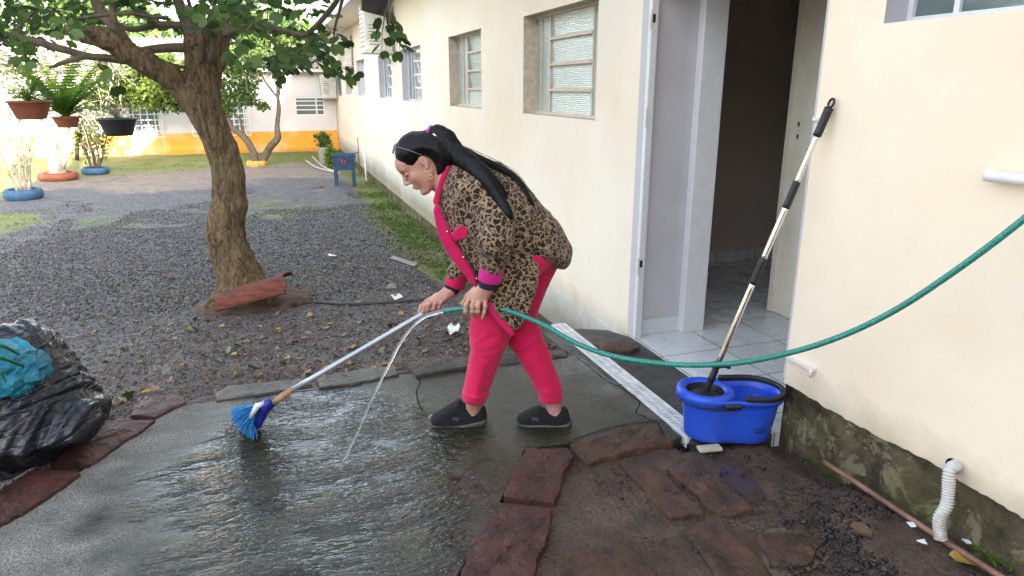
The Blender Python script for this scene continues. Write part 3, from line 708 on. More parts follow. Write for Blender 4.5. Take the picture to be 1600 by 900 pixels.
pebF = [(0, 1, 4), (1, 2, 4), (2, 3, 4), (3, 0, 4), (1, 0, 5), (2, 1, 5), (3, 2, 5), (0, 3, 5)]
def sample(n, x0, x1, y0, y1, pw=1.):
    X = rng.uniform(x0, x1, n); Y = y0 + (y1 - y0) * rng.random(n) ** pw; return X, Y
X, Y = sample(300000, -6, 2.08, 2.2, 15, 1.5)
left = ((X + 1.08) * -.845 + (Y - 2.72) * .535); dY = np.where((X > 1.0) & (Y < 3.7), -1, np.maximum(Y - 3.68, left))
u = proj(np.stack([X, Y, 0 * X - .1], -1)); keep = (dY > .05) & (u[0] > -60) & (u[0] < 1200) & ~((X > 1.35) & (Y > 3.8) & (Y < 7.5) & (rng.random(len(X)) < .8)) & ~((X < -3.2) & (rng.random(len(X)) < .7))
keep &= (fbm(np.stack([X, Y, 0 * X], -1), 1.5, 3) > -.75 + 1.1 * sst((Y - 8) / 7)) & (rng.random(len(X)) < 1 - .4 * sst((Y - 10) / 5)) 
X, Y = X[keep], Y[keep]; Z = gz(X, Y); n = len(X); sc = rng.gamma(3.0, .00165, n).clip(.0022, .018) * (1 + (Y > 6) * .35)
tn = np.clip(rng.beta(1.4, 3, n) + .28 * (Y < 6) * rng.random(n) ** 1.5, 0, .97); 
scatter('gravel', peb, pebF, np.stack([X, Y, Z + sc * .2], -1), sc, randrot(n), tn, M['pebble'])
X, Y = sample(13000, .9, 2.1, 1.0, 2.5)
px_, py_ = proj(np.stack([X, Y, 0 * X], -1)); dens = sst((fbm(np.stack([X, Y, 0 * X], -1), 5, 3) + .18) * 4) * (.10 + 1.0 * sst((px_ - 1150) / 160) * sst((py_ - 720) / 110))
keep = (rng.random(len(X)) < dens) & ~inpoly(X, Y, SLAB) & (px_ > 905 + (900 - py_) * .05) & (X < 2.12); X, Y = X[keep], Y[keep]; n = len(X)
sc = rng.gamma(2.2, .0030, n).clip(.0018, .018); scatter('dark_gravel', peb, pebF, np.stack([X, Y, np.maximum(gz(X, Y), -.004) + sc * .1], -1), np.stack([sc, sc * rng.uniform(.5, 1.1, n), sc * .45], 1), rotz(rng.uniform(0, 6.28, n)), rng.beta(1.2, 2.5, n).clip(0, .95), M['mudstone'])
# small crumbled leaf litter
flk = [(0, 0, 0), (.5, .3, .12), (1, 0, .02), (.5, -.35, .16)]
X, Y = sample(13000, -3.2, 2.05, 3.6, 8.5, 1.8); left = ((X + 1.08) * -.845 + (Y - 2.72) * .535); dY = np.maximum(Y - 3.7, left)
k = (dY > .05) & (rng.random(len(X)) < .25 + .75 * np.exp(-((X + .0) / 1.5) ** 2)); X, Y = X[k], Y[k]; n = len(X)
R = np.einsum('nij,njk->nik', rotz(rng.uniform(0, 6.28, n)), np.tile(np.eye(3), (n, 1, 1)))
scatter('leaf_litter', flk, [(0, 1, 2, 3)], np.stack([X, Y, gz(X, Y) + .008], -1), rng.gamma(3, .007, n).clip(.008, .045), R, rng.random(n), M['litter'])
# grass
bl = [(-.05, 0, 0), (.05, 0, 0), (.03, .08, .6), (0, .25, 1), (.35, .1, 0), (.42, .18, 0), (.5, .4, .8), (-.3, .2, 0), (-.36, .28, 0), (-.6, .1, .65)]
blF = [(0, 1, 2), (0, 2, 3), (4, 5, 6), (7, 8, 9)]
X = rng.uniform(-11, 2.08, 190000); Y = 5 + 19 * rng.random(190000) ** .8; P_ = np.stack([X, Y, 0 * X], -1); nzv = fbm(P_, .5, 3)
g_ = np.maximum.reduce([sst((Y - 18.5 - X * .3) / 2), sst((-3.0 - X - (Y - 8) * .12 + nzv * 1.5) / 1.2) * sst((Y - 5.5) / 1.5) * .6, sst((X - 1.25 - .25 * (Y > 12)) / .45) * sst((Y - 5.8) / 1.5), .55 * np.exp(-((X + .1) / 1.3) ** 2 - ((Y - 12.3) / 2.0) ** 2), .5 * np.exp(-((X + 3) / 2.2) ** 2 - ((Y - 12) / 1.2) ** 2)])
k = rng.random(len(X)) < g_ * sst((fbm(P_, 2.2, 3) + .25) * 2.2) * .55; X, Y = X[k], Y[k]; n = len(X)
hh = rng.uniform(.022, .05, n) * (1 + 1.2 * ((X > 1.7) & (rng.random(n) < .25)))
scatter('grass', bl, blF, np.stack([X, Y, gz(X, Y) - .004], -1), hh, rotz(rng.uniform(0, 6.28, n)), rng.beta(2, 2, n), M['grass'])
# broad-leaf weeds along the wall foot
wl = [(0, 0, 0), (.3, .18, .35), (.8, .12, .5), (1, 0, .4), (.8, -.12, .5), (.3, -.18, .35)]
X = rng.uniform(1.55, 2.05, 2600); Y = rng.uniform(5.6, 17, 2600); k = fbm(np.stack([X * 0, Y, 0 * X], -1), 1.3, 2) > -.05; X, Y = X[k], Y[k]; n = len(X); c_ = rng.integers(0, n, n)
scatter('weeds', wl, [(0, 1, 2, 3, 4, 5)], np.stack([X, Y, gz(X, Y)], -1), rng.uniform(.03, .08, n), rotz(rng.uniform(0, 6.28, n)), rng.beta(2, 2, n), M['fern'])

# ------------------------------------------------------------------ main building
bld = thing('school_building', 'long cream plastered building with a row of steel windows and an open doorway', 'building', (XW, 8, 0))
def grid_wall(mb, Y0, Y1, Z0, Z1, X, ops, depth, edge=True):
    ys = sorted({Y0, Y1, *[v for o in ops for v in o[:2] if Y0 < v < Y1]}); zs = sorted({Z0, Z1, *[v for o in ops for v in o[2:4] if Z0 < v < Z1]})
    for a, b in zip(ys[:-1], ys[1:]):
        for c, d in zip(zs[:-1], zs[1:]):
            if any(o[0] <= (a + b) / 2 <= o[1] and o[2] <= (c + d) / 2 <= o[3] for o in ops): continue
            mb.add([(X, a, c), (X, b, c), (X, b, d), (X, a, d)], [(3, 2, 1, 0)])
OPS = [(4.41, 5.86, 1.33, 2.12), (7.13, 8.50, 1.33, 2.12), (10.15, 11.68, 1.34, 2.12), (12.65, 14.2, 1.35, 2.13), (16.25, 17.7, 1.35, 2.15), (18.9, 20.4, 1.36, 2.15), (21.6, 23.0, 1.30, 2.15)]
mb = MB(); grid_wall(mb, 3.745, 24.2, -.05, 2.95, XW, OPS, .15); mb.build('wall', M['wall'], bld)
mb = MB(); grid_wall(mb, -2.5, 2.34, .31, 2.95, XW, [(.45, 2.062, 1.768, 2.35)], .15); mb.box((XW + .002, 2.20, .262), (2.47, 2.34, 2.95))
yy = np.linspace(-2.5, 2.34, 420); Py_ = np.stack([yy * 0, yy, 0 * yy], 1); zb = .258 + .020 * fbm(Py_, 3, 5) + .012 * np.abs(fbm(Py_, 22, 3))
for a, e, za, ze in zip(yy[:-1], yy[1:], zb[:-1], zb[1:]): mb.add([(XW, a, za), (XW, e, ze), (XW, e, .31), (XW, a, .31), (XW + .05, a, za + .004), (XW + .05, e, ze + .004)], [(3, 2, 1, 0), (0, 1, 5, 4)])
o = mb.build('wall', M['wallr'], bld); o['label'] = 'near stretch of cream wall with chipped lower edge right of the doorway'
mb = MB(); mb.add([(XW, 2.34, 2.125), (XW, 3.745, 2.125), (XW, 3.745, 2.95), (XW, 2.34, 2.95)], [(3, 2, 1, 0)]); mb.box((XW + .002, 2.34, 2.125), (2.47, 3.745, 2.2)); mb.build('lintel', M['wall'], bld)
mb = MB(); grid_wall(mb, 3.80, 24.2, -.36, -.05, XW - .012, [], 0); mb.add([(XW - .012, 3.8, -.05), (XW + .0, 3.8, -.05), (XW, 24.2, -.05), (XW - .012, 24.2, -.05)], [(3, 2, 1, 0)])
mb.add([(XW - .012, 3.8, -.36), (XW + .01, 3.8, -.36), (XW + .01, 3.8, -.05), (XW - .012, 3.8, -.05)], [(0, 1, 2, 3)]); mb.build('skirting_band', M['band'], bld)
# foundations: rough displaced sheets
def rough_sheet(name, Y0, Y1, Z0, Z1, X, amp, m, top=None, lab=None):
    ny = int((Y1 - Y0) / .03); nz_ = max(3, int((Z1 - Z0) / .02)); yy, zz = np.meshgrid(np.linspace(Y0, Y1, ny), np.linspace(Z0, Z1, nz_), indexing='ij')
    P = np.stack([0 * yy + X, yy, zz], -1); d = fbm(P, 7, 4) * amp; P[..., 0] -= d; i = np.arange(ny * nz_).reshape(ny, nz_)
    F = np.stack([i[:-1, :-1], i[:-1, 1:], i[1:, 1:], i[1:, :-1]], -1).reshape(-1, 4); o = link(name, quads(name, P.reshape(-1, 3), F, True), m, bld)
    if lab: o['label'] = lab
rough_sheet('foundation', 3.9, 24.2, -.75, -.355, XW - .02, .02, M['moss'], lab='mossy brown foundation strip under the far wall')
rough_sheet('foundation', -2.5, 2.355, -.12, .295, XW + .024, .028, M['moss'], lab='mossy green and brown foundation under the near wall')
mb = MB(); mb.add([(XW + .02, 2.35, -.1), (2.5, 2.35, -.1), (2.5, 2.35, .27), (XW + .02, 2.35, .27)], [(0, 1, 2, 3), (3, 2, 1, 0)]); mb.build('foundation_end', M['strip'], bld)
# soffit, fascia, roof
mb = MB(); mb.add([(1.47, -2.5, 2.955), (XW + .3, -2.5, 2.955), (XW + .3, 24.3, 2.955), (1.47, 24.3, 2.955)], [(0, 1, 2, 3)]); mb.build('soffit', M['soffit'], bld)
mb = MB(); mb.box((1.44, -2.6, 2.93), (1.468, 24.35, 3.10)); mb.build('fascia', M['fascia'], bld)
mb = MB(); mb.box((XW - .03, -2.5, 2.93), (XW - .003, 24.2, 2.953)); mb.build('cornice_strip', M['soffit'], bld)
ny = 1100; yy = np.linspace(-2.7, 24.4, ny); xx = np.array([1.36, 5.2, 9.2]); zz = np.array([3.12, 4.35, 3.1])
V = np.array([[x, y, z + .03 * math.sin(y * 2 * math.pi / .177)] for x, z in zip(xx, zz) for y in yy]); i = np.arange(3 * ny).reshape(3, ny)
link('roof', quads('roof', V, np.stack([i[:-1, :-1], i[1:, :-1], i[1:, 1:], i[:-1, 1:]], -1).reshape(-1, 4), True), M['roof'], bld)
mb = MB(); mb.box((XW + .05, 24.2, -.7), (8.9, 24.3, 3.1)); mb.box((8.8, -2.5, -.7), (8.9, 24.2, 3.1)); mb.box((XW + .05, -2.6, -.7), (8.9, -2.5, 3.1)); mb.build('wall', M['farwhite'], bld)
# windows
def reveal(y0, y1, z0, z1, d, m):
    mb = MB(); X = XW + .001
    mb.add([(X, y1, z0), (X + d, y1, z0), (X + d, y1, z1), (X, y1, z1)], [(0, 1, 2, 3), (3, 2, 1, 0)]); mb.add([(X, y0, z0), (X + d, y0, z0), (X + d, y0, z1), (X, y0, z1)], [(3, 2, 1, 0), (0, 1, 2, 3)])
    mb.add([(X, y0, z0), (X + d, y0, z0), (X + d, y1, z0), (X, y1, z0)], [(0, 1, 2, 3), (3, 2, 1, 0)]); mb.add([(X, y0, z1), (X + d, y0, z1), (X + d, y1, z1), (X, y1, z1)], [(3, 2, 1, 0), (0, 1, 2, 3)])
    return mb.build('reveal', m, bld)
def window(y0, y1, z0, z1, d, fm, gm, cols, rows, cen, lab=None, tilt=0):
    X = XW + d; f = MB(); t = .022
    f.box((X - .02, y0, z0), (X + .02, y0 + t, z1)); f.box((X - .02, y1 - t, z0), (X + .02, y1, z1)); f.box((X - .019, y0, z1 - t), (X + .019, y1, z1 + .001)); f.box((X - .021, y0, z0 - .001), (X + .021, y1, z0 + t))
    Wd = y1 - y0
    for c in cols: f.box((X - .017, y1 - c * Wd - t / 2, z0), (X + .017, y1 - c * Wd + t / 2, z1))
    for r in rows: f.box((X - .026, y1 - cen[1] * Wd, z0 + r * (z1 - z0) - .011), (X + .014, y1 - cen[0] * Wd, z0 + r * (z1 - z0) + .011))
    fo = f.build('window', fm, bld, bevel=.002)
    if lab: fo['label'] = lab
    edges = [0] + list(cols) + [1]
    for a, b in zip(edges[:-1], edges[1:]):
        iscen = abs(a - cen[0]) < .01
        rr = [0] + list(rows) + [1] if iscen else [0, 1]
        for c, e in zip(rr[:-1], rr[1:]):
            g = MB(); ya, yb = y1 - b * Wd + t / 2, y1 - a * Wd - t / 2; za, zb = z0 + c * (z1 - z0) + .01, z0 + e * (z1 - z0) - .01
            tl = tilt if (iscen and c > 0) else 0; g.box((X - .003, ya, za), (X + .003, yb, zb))
            if tl:
                cm = Vector((X, 0, zb)); g.V = [tuple(cm + Matrix.Rotation(-tl, 3, 'Y') @ (Vector(v) - cm)) for v in g.V]
                if tl: 
                    q = MB(); q.box((X - .008, ya, za), (X + .006, yb, za + .012)); q.V = [tuple(cm + Matrix.Rotation(-tl, 3, 'Y') @ (Vector(v) - cm)) for v in q.V]; q.build('sash', fm, fo)
            g.build('pane', gm, fo)
    return fo
reveal(*OPS[0], .14, M['framecream']); window(*OPS[0], .12, M['framecream'], M['glasspat'], (.10, .24, .80), (.25, .50, .75), (.24, .80), 'large patterned glass window nearest the doorway', .05)
reveal(*OPS[1], .14, M['framecream']); window(*OPS[1], .12, M['framecream'], M['glasspat'], (.2, .34), (.25, .50, .75), (.34, 1), 'cream framed window with tilted frosted panes', .16)
for o_ in OPS[2:]: reveal(*o_, .14, M['reveal']); window(*o_, .12, M['framewhite'], M['glass'], (.2, .34), (.25, .50, .75), (.34, 1), None, .12)
hw = (.45, 2.062, 1.768, 2.35); reveal(*hw, .14, M['reveal']); window(*hw, .12, M['framewhite'], M['glass'], (.12, .36), (), (.12, .36), 'high window cut by the top edge, right of the doorway')
for y0, y1, z0, z1 in OPS + [hw]:
    mb = MB(); mb.box((XW + .35, y0 - .3, z0 - .3), (XW + .36, y1 + .3, z1 + .3)); mb.build('curtain', M['roomcream'], bld)
# doorway and the room behind it
mb = MB(); mb.box((XW + .0, 3.745, .0), (2.468, 3.80, 2.13)); mb.build('door_reveal', M['reveal'], bld)
mb = MB(); mb.box((XW - .004, 3.742, -.04), (XW - .001, 3.81, 2.14)); mb.build('plaster_margin', M['reveal'], bld)
mb = MB(); mb.box((XW - .012, 3.690, 0), (XW + .03, 3.728, 2.12)); mb.box((XW + .03, 3.715, 0), (XW + .05, 3.744, 2.12)); df = mb.build('door_frame', M['framewhite'], bld, bevel=.003)
for z in (.42, 1.32, 1.86): mb = MB(); mb.box((XW - .016, 3.684, z), (XW - .012, 3.70, z + .11)); mb.build('hinge', M['framecream'], df); 
for z in (.47, 1.90): mb = MB(); mb.box((XW - .004, 3.6885, z), (XW + .012, 3.6897, z + .045)); mb.build('latch_slot', M['dark'], df)
mb = MB(); mb.box((2.44, 3.68, 0), (2.60, 3.744, 2.12)); mb.build('inner_frame', M['framewhite'], bld, bevel=.004)
mb = MB(); mb.box((XW + .05, 3.733, .002), (2.439, 3.7445, .10)); mb.build('skirting_tile', M['tile'], bld)
mb = MB(); mb.box((XW + .02, 2.352, -.09), (7, 5.25, 0)); mb.box((XW - .016, 2.352, -.09), (XW + .02, 3.742, 0)); tag(mb.build('tiled_floor', M['tile'], bevel=.002), kind='structure')
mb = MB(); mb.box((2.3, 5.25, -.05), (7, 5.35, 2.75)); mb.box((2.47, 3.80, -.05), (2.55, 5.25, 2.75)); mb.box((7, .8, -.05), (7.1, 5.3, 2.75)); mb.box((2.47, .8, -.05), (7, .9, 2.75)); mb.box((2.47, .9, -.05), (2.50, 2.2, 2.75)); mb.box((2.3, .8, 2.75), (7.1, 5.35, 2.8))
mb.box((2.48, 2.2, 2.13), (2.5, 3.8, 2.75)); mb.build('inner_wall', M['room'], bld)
mb = MB(); mb.box((2.552, 5.238, .001), (7, 5.249, .095)); mb.build('skirting_tile', M['tile'], bld)
mb = MB(); mb.box((3.30, 2.7, .004), (3.345, 3.90, 2.1)); mb.box((3.285, 3.86, .004), (3.299, 3.91, 2.11)); dl = mb.build('door', M['roomcream'], bld, bevel=.002); dl['label'] = 'cream door leaf standing open inside the room'
for z in (1.30, 1.22): mb = MB(); mb.box((3.2985, 3.80, z), (3.2995, 3.815, z + .03)); mb.build('strike_slot', M['dark'], dl)
mb = MB(); mb.box((XW + .0, 2.3405, .28), (XW + .05, 2.352, 2.12)); mb.build('jamb', M['reveal'], bld)
a = MB(); a.box((XW - .014, 2.30, 1.418), (XW - .002, 2.345, 1.434)); a.build('latch_bar', M['whitepaint'], bld, bevel=.002)
a = MB(); a.box((XW - .016, 2.16, .385), (XW - .002, 2.335, .40)); a.tube([(XW - .02, 2.17, .36), (XW - .02, 2.17, .40)], .006); o = a.build('latch_bar', M['whitepaint'], bld); 
# things fixed to the wall
p = MB(); p.tube([(XW - .035, 1.545, 1.29), (XW - .035, 1.52, 1.29), (XW - .035, .0, 1.285)], [.0155, .017, .017], 16); o = thing('water_pipe', 'short white plastic pipe end with cap fixed on the cream wall at the right edge', 'pipe', (XW - .035, 1.5, 1.29)); p.build('pipe', M['whitepaint'], o)
p = MB(); p.tube([(XW - .035, 1.555, 1.29), (XW - .035, 1.55, 1.29), (XW - .035, 1.495, 1.29), (XW - .035, 1.49, 1.29)], [.013, .0195, .0195, .016], 16); p.build('end_cap', M['whitepaint'], o)
o = thing('drain_hose', 'stained white corrugated hose coming out of a hole low in the near wall', 'drain hose', (XW - .1, 1.5, .05))
pts = spline([WX(1497, 722, XW + .06), WX(1494, 728, XW - .01), WX(1484, 735, XW - .05), WX(1482, 765, XW - .06), WX(1479, 790, XW - .07), WX(1468, 812, XW - .085), WX(1470, 842, XW - .08)], 12)
L = 0; rad = []; 
for i_, q_ in enumerate(pts): L += 0 if i_ == 0 else np.linalg.norm(q_ - pts[i_ - 1]); rad.append(.0175 + .0028 * math.sin(L / .011 * 2 * math.pi * .5))
def resamp(P, n):
    P = np.array(P); d = np.concatenate([[0], np.cumsum(np.linalg.norm(np.diff(P, axis=0), axis=1))]); t = np.linspace(0, d[-1], n); return np.stack([np.interp(t, d, P[:, k]) for k in range(3)], 1), t
Pp, tt = resamp(pts, 170); p = MB(); p.tube(Pp, .0185 + .0032 * np.sin(tt / .0095 * 2 * np.pi), 20); p.build('corrugated_hose', M['corr'], o)
p = MB(); c0 = WX(1489, 728, XW - .002); p.lathe([(0, 0), (.026, 0), (.027, .002)], c0, 20, Matrix.Rotation(-math.pi / 2, 3, 'Y') @ Matrix.Rotation(.3, 3, 'Z')); 
o2 = p.build('hole', M['dark'], bld)
# near wall surface pipe on the ground
o = MB(); pa = G(1288, 722, .03); pb = G(1420, 808, .05); pc = G(1600, 925, .09); Pp, tt = resamp([pa, pb, pc, pc + (pc - pb) * .4], 30)
o.tube(Pp + np.stack([.002 * np.sin(tt * 9), 0 * tt, 0 * tt], 1), .0105, 12); tag(o.build('pipe', M['brownpipe']), 'thin brown dusty pipe lying on the gravel below the near wall', 'pipe')
# window air conditioners
ACG = 'air conditioners along the long wall'
def ac(Y0, X0, z0, z1, lab, L=.62):
    o = thing('air_conditioner', lab, 'air conditioner', (XW, Y0, z0), ACG)
    b = MB(); b.box((X0, Y0, z0 + .03), (XW + .04, Y0 + L, z1)); b.build('casing', M['acwhite'], o, bevel=.012)
    g = MB(); 
    for k in range(9): zz_ = z0 + .1 + k * (z1 - z0 - .18) / 8; g.box((X0 - .006, Y0 + .05, zz_), (X0 - .001, Y0 + L - .05, zz_ + .018))
    for k in range(7): zz_ = z0 + .12 + k * .05; g.box((X0 + .06, Y0 - .006, zz_), (X0 + .24, Y0 - .001, zz_ + .016))
    g.build('vent_slats', M['acgrey'], o)
    t = MB(); t.box((X0 - .03, Y0 - .05, z0 - .005), (XW, Y0 + L + .04, z0 + .025)); t.build('tray', M['acwhite'], o, bevel=.004)
    c = MB(); c.tube(spline([(XW - .05, Y0 - .04, z1 - .05), (XW - .03, Y0 - .09, z1 - .2), (XW - .04, Y0 - .07, z0 + .1), (XW - .03, Y0 - .06, z0 + .02)], 6), .018, 8); c.build('cable', M['acgrey'], o)
ac(12.2, 1.62, 2.10, 2.86, 'white air conditioner box nearest the camera, behind the hanging dark pot')
ac(18.2, 1.66, 2.05, 2.78, 'white air conditioner box, second from the near end, high under the eave')
ac(21.4, 1.55, 2.05, 2.65, 'white air conditioner box half hidden by leaves, furthest of the high ones')
ac(22.9, 1.62, 1.22, 1.92, 'lowest air conditioner, at the far corner beside the orange and white building')

# ------------------------------------------------------------------ far building with orange band
YF = 23.6
fb = thing('far_building', 'low white building with orange lower wall and corrugated roof at the yard end', 'building', (-2, YF, -.4))
FO = [(.83, 1.73, .68, 1.24), (-3.9, -3.12, .2, 1.2), (-2.15, -.66, .2, 1.2)]
def fwall(mb, x0, x1, z0, z1, ops, Yp):
    xs = sorted({x0, x1, *[v for o in ops for v in o[:2]]}); zs = sorted({z0, z1, *[v for o in ops for v in o[2:4] if z0 < v < z1]})
    for a, b in zip(xs[:-1], xs[1:]):
        for c, d in zip(zs[:-1], zs[1:]):
            if any(o[0] <= (a + b) / 2 <= o[1] and o[2] <= (c + d) / 2 <= o[3] for o in ops): continue
            mb.add([(a, Yp, c), (b, Yp, c), (b, Yp, d), (a, Yp, d)], [(0, 1, 2, 3)])
mb = MB(); fwall(mb, -14, XW - .02, .2, 2.15, FO, YF); mb.build('wall', M['farwhite'], fb)
mb = MB(); mb.box((-14, YF - .01, -.9), (XW - .02, YF + .05, .199)); mb.build('painted_band', M['orange'], fb)
nx = 560; xx = np.linspace(-14.4, XW + .2, nx); V = []
for Y_, z_ in ((YF - .45, 2.12), (YF + 3.5, 3.15), (YF + 7.5, 2.1)): V += [[x, Y_, z_ + .035 * math.sin(x * 2 * math.pi / .19)] for x in xx]
i = np.arange(3 * nx).reshape(3, nx); link('roof', quads('roof', V, np.stack([i[:-1, :-1], i[:-1, 1:], i[1:, 1:], i[1:, :-1]], -1).reshape(-1, 4), True), M['roof'], fb)
mb = MB(); mb.box((-14.2, YF - .42, 2.0), (XW - .05, YF - .38, 2.09)); mb.box((-14.2, YF - .38, 2.06), (XW - .05, YF, 2.08)); mb.build('fascia', M['soffit'], fb)
mb = MB(); mb.box((-14, YF + .06, -.8), (-13.9, YF + 7, 2.1)); mb.box((-14, YF + 7, -.8), (XW, YF + 7.1, 2.1)); mb.build('wall', M['farwhite'], fb)
for k, (x0, x1, z0, z1) in enumerate(FO):
    f = MB(); t = .035 if k == 0 else .022; f.box((x0, YF + .02, z0), (x0 + t, YF + .06, z1)); f.box((x1 - t, YF + .02, z0), (x1, YF + .06, z1)); f.box((x0, YF + .021, z0), (x1, YF + .059, z0 + t)); f.box((x0, YF + .021, z1 - t), (x1, YF + .059, z1))
    if k == 0:
        for q in (.28, .52, .76): f.box((x0, YF + .015, z0 + q * (z1 - z0)), (x1, YF + .05, z0 + q * (z1 - z0) + .035))
        f.box((x0 + .7 * (x1 - x0), YF + .012, z0), (x0 + .7 * (x1 - x0) + .04, YF + .055, z1))
    fo = f.build('window', M['framewhite'], fb); g = MB(); g.box((x0, YF + .1, z0), (x1, YF + .11, z1)); g.build('pane', M['glass'], fo)
    if k:
        g = MB(); gy_ = YF - .09; zz0, zz1 = z0 - .1, z1 + .05; nxx = max(3, int((x1 - x0) / .13))
        for q in range(nxx + 1): xq = x0 - .08 + (x1 - x0 + .16) * q / nxx; g.box((xq, gy_, zz0), (xq + .028, gy_ + .02, zz1))
        for q in range(8): zq = zz0 + (zz1 - zz0) * q / 7; g.box((x0 - .08, gy_ - .004, zq), (x1 + .11, gy_ + .018, zq + .028))
        g.build('security_grille', M['framewhite'], fo)
# unseen occluder added behind the camera, its outline shaped to shade the yard
bb = thing('shade_block', 'unseen cream block added behind the camera to shade the yard', 'building', (3, -8, 0))
mb = MB(); H1, H2 = .245 * (YF + 6) + .95, .235 * (14 + 6)
mb.add([(.35, -6, -.3), (12, -6, -.3), (12, -6, H1), (.35, -6, H1), (.35, -11, -.3), (12, -11, -.3), (12, -11, H1), (.35, -11, H1)], [(1, 0, 3, 2), (4, 5, 6, 7), (0, 4, 7, 3), (5, 1, 2, 6), (3, 7, 6, 2)]); mb.build('wall', M['wall'], bb)
mb = MB(); mb.add([(.349, -6.01, -.3), (-12, -6.01, -.3), (-12, -6.01, H2), (-2.9, -6.01, H2), (.349, -6.01, H1 - .6), (.349, -11, -.3), (-12, -11, -.3), (-12, -11, H2), (-2.9, -11, H2), (.349, -11, H1 - .6)], [(0, 1, 2, 3, 4), (9, 8, 7, 6, 5), (2, 7, 8, 3), (3, 8, 9, 4), (1, 6, 7, 2)]); o = mb.build('low_shade_block', M['wall'], bb)  # lower sloped part of the added occluder, lets sun reach the left side
for k in range(6):
    for z in (1.2, 4.6): mb = MB(); mb.box((1.2 + k * 1.8, -5.99, z), (2.3 + k * 1.8, -5.95, z + 1.2)); mb.build('window', M['framewhite'], bb)  # windows only dress the added block
#@@TREES
# ------------------------------------------------------------------ trees
lf = [(0, 0, 0), (.3, .05, .05), (.5, .4, .12), (.45, .78, .1), (.22, .95, .03), (0, .72, 0), (-.22, .95, .03), (-.45, .78, .1), (-.5, .4, .12), (-.3, .05, .05), (0, .35, -.02)]
lfF = [(0, 1, 2, 10), (10, 2, 3, 5), (5, 3, 4), (0, 10, 8, 9), (10, 5, 7, 8), (5, 6, 7)]
dia = [(0, 0, 0), (.38, .45, .1), (0, 1, 0), (-.38, .45, .1)]; diaF = [(0, 1, 2), (0, 2, 3)]
def frames(d, roll):
    d = d / np.linalg.norm(d, axis=1, keepdims=True); a = np.cross(d, [0, 0, 1.]); a /= np.linalg.norm(a, axis=1, keepdims=True) + 1e-9; b = np.cross(a, d)
    c, s_ = np.cos(roll)[:, None], np.sin(roll)[:, None]; x = a * c + b * s_; z = -a * s_ + b * c
    return np.stack([x, d, z], -1)
def Lp(px, py, w): return loc(px, py, w)
tree = thing('garden_tree', 'big leaning tree with furrowed trunk and round two lobed leaves in the gravel yard', 'tree', W(385, 465, 5.48))
SC = lambda r, w: r * (w * cp + .1) / FPX
v = Vol((-3.9, 4.4, -.35), (-1.9, 6.1, 2.35), .0135)
tr = [(390, 478, 5.50, 46), (385, 458, 5.50, 41), (376, 431, 5.50, 37), (361, 400, 5.5, 34), (352, 369, 5.5, 31), (353, 345, 5.5, 28), (359, 320, 5.5, 27), (358, 276, 5.5, 26), (346, 231, 5.5, 25), (331, 190, 5.5, 24), (320, 160, 5.5, 25), (316, 120, 5.52, 28), (317, 80, 5.54, 29), (316, 52, 5.55, 29)]
lim = [(322, 176, 5.48, 22), (292, 143, 5.42, 20), (262, 116, 5.34, 19), (230, 98, 5.25, 18.5), (200, 82, 5.17, 18), (165, 62, 5.08, 17), (130, 36, 5.0, 14), (95, 10, 4.93, 13), (45, -30, 4.85, 11)]
lim2 = [(170, 68, 5.1, 12), (120, 50, 5.2, 12.5), (80, 28, 5.25, 12), (40, 6, 5.3, 11), (-20, -30, 5.35, 10)]
for L_, kk in ((tr, .03), (lim, .03), (lim2, .02)):
    v.chain([Lp(a, b, c) for a, b, c, d in L_], [.92 * SC(d, c) for a, b, c, d in L_], kk)
v.cone(Lp(335, 210, 5.42), Lp(300, 150, 5.4), .09, .10, .06); v.cone(Lp(340, 100, 5.5), Lp(350, 52, 5.5), .06, .05, .05)
v.cone(Lp(365, 455, 5.45), Lp(330, 482, 5.3), .1, .06, .08); v.cone(Lp(395, 450, 5.45), Lp(432, 470, 5.35), .1, .05, .08); v.cone(Lp(385, 455, 5.6), Lp(400, 462, 5.85), .12, .06, .08)
v.ell(Lp(342, 372, 5.42), (.07, .08, .06), .06); v.ell(Lp(300, 66, 5.42), (.06, .06, .05), .04); v.ell(Lp(322, 68, 5.40), (.03, .03, .03), .02, sub=True)
v.cut((0, 0, -1), -loc(316, 48, 5.5)[2])
def bk(V, N):
    s_ = V * [1, 1, .22] + .02 * fbm(V, 12, 2)[:, None]; r = np.abs(fbm(s_, 19, 4)); c = np.clip(.13 - r, 0, .13) / .13
    return .018 * fbm(V, 5, 3) - .013 * c ** 1.2 + .006 * fbm(V * [1, 1, .5], 30, 2)
tk = link('trunk', v.mesh('trunk', bk), M['bark'], tree)
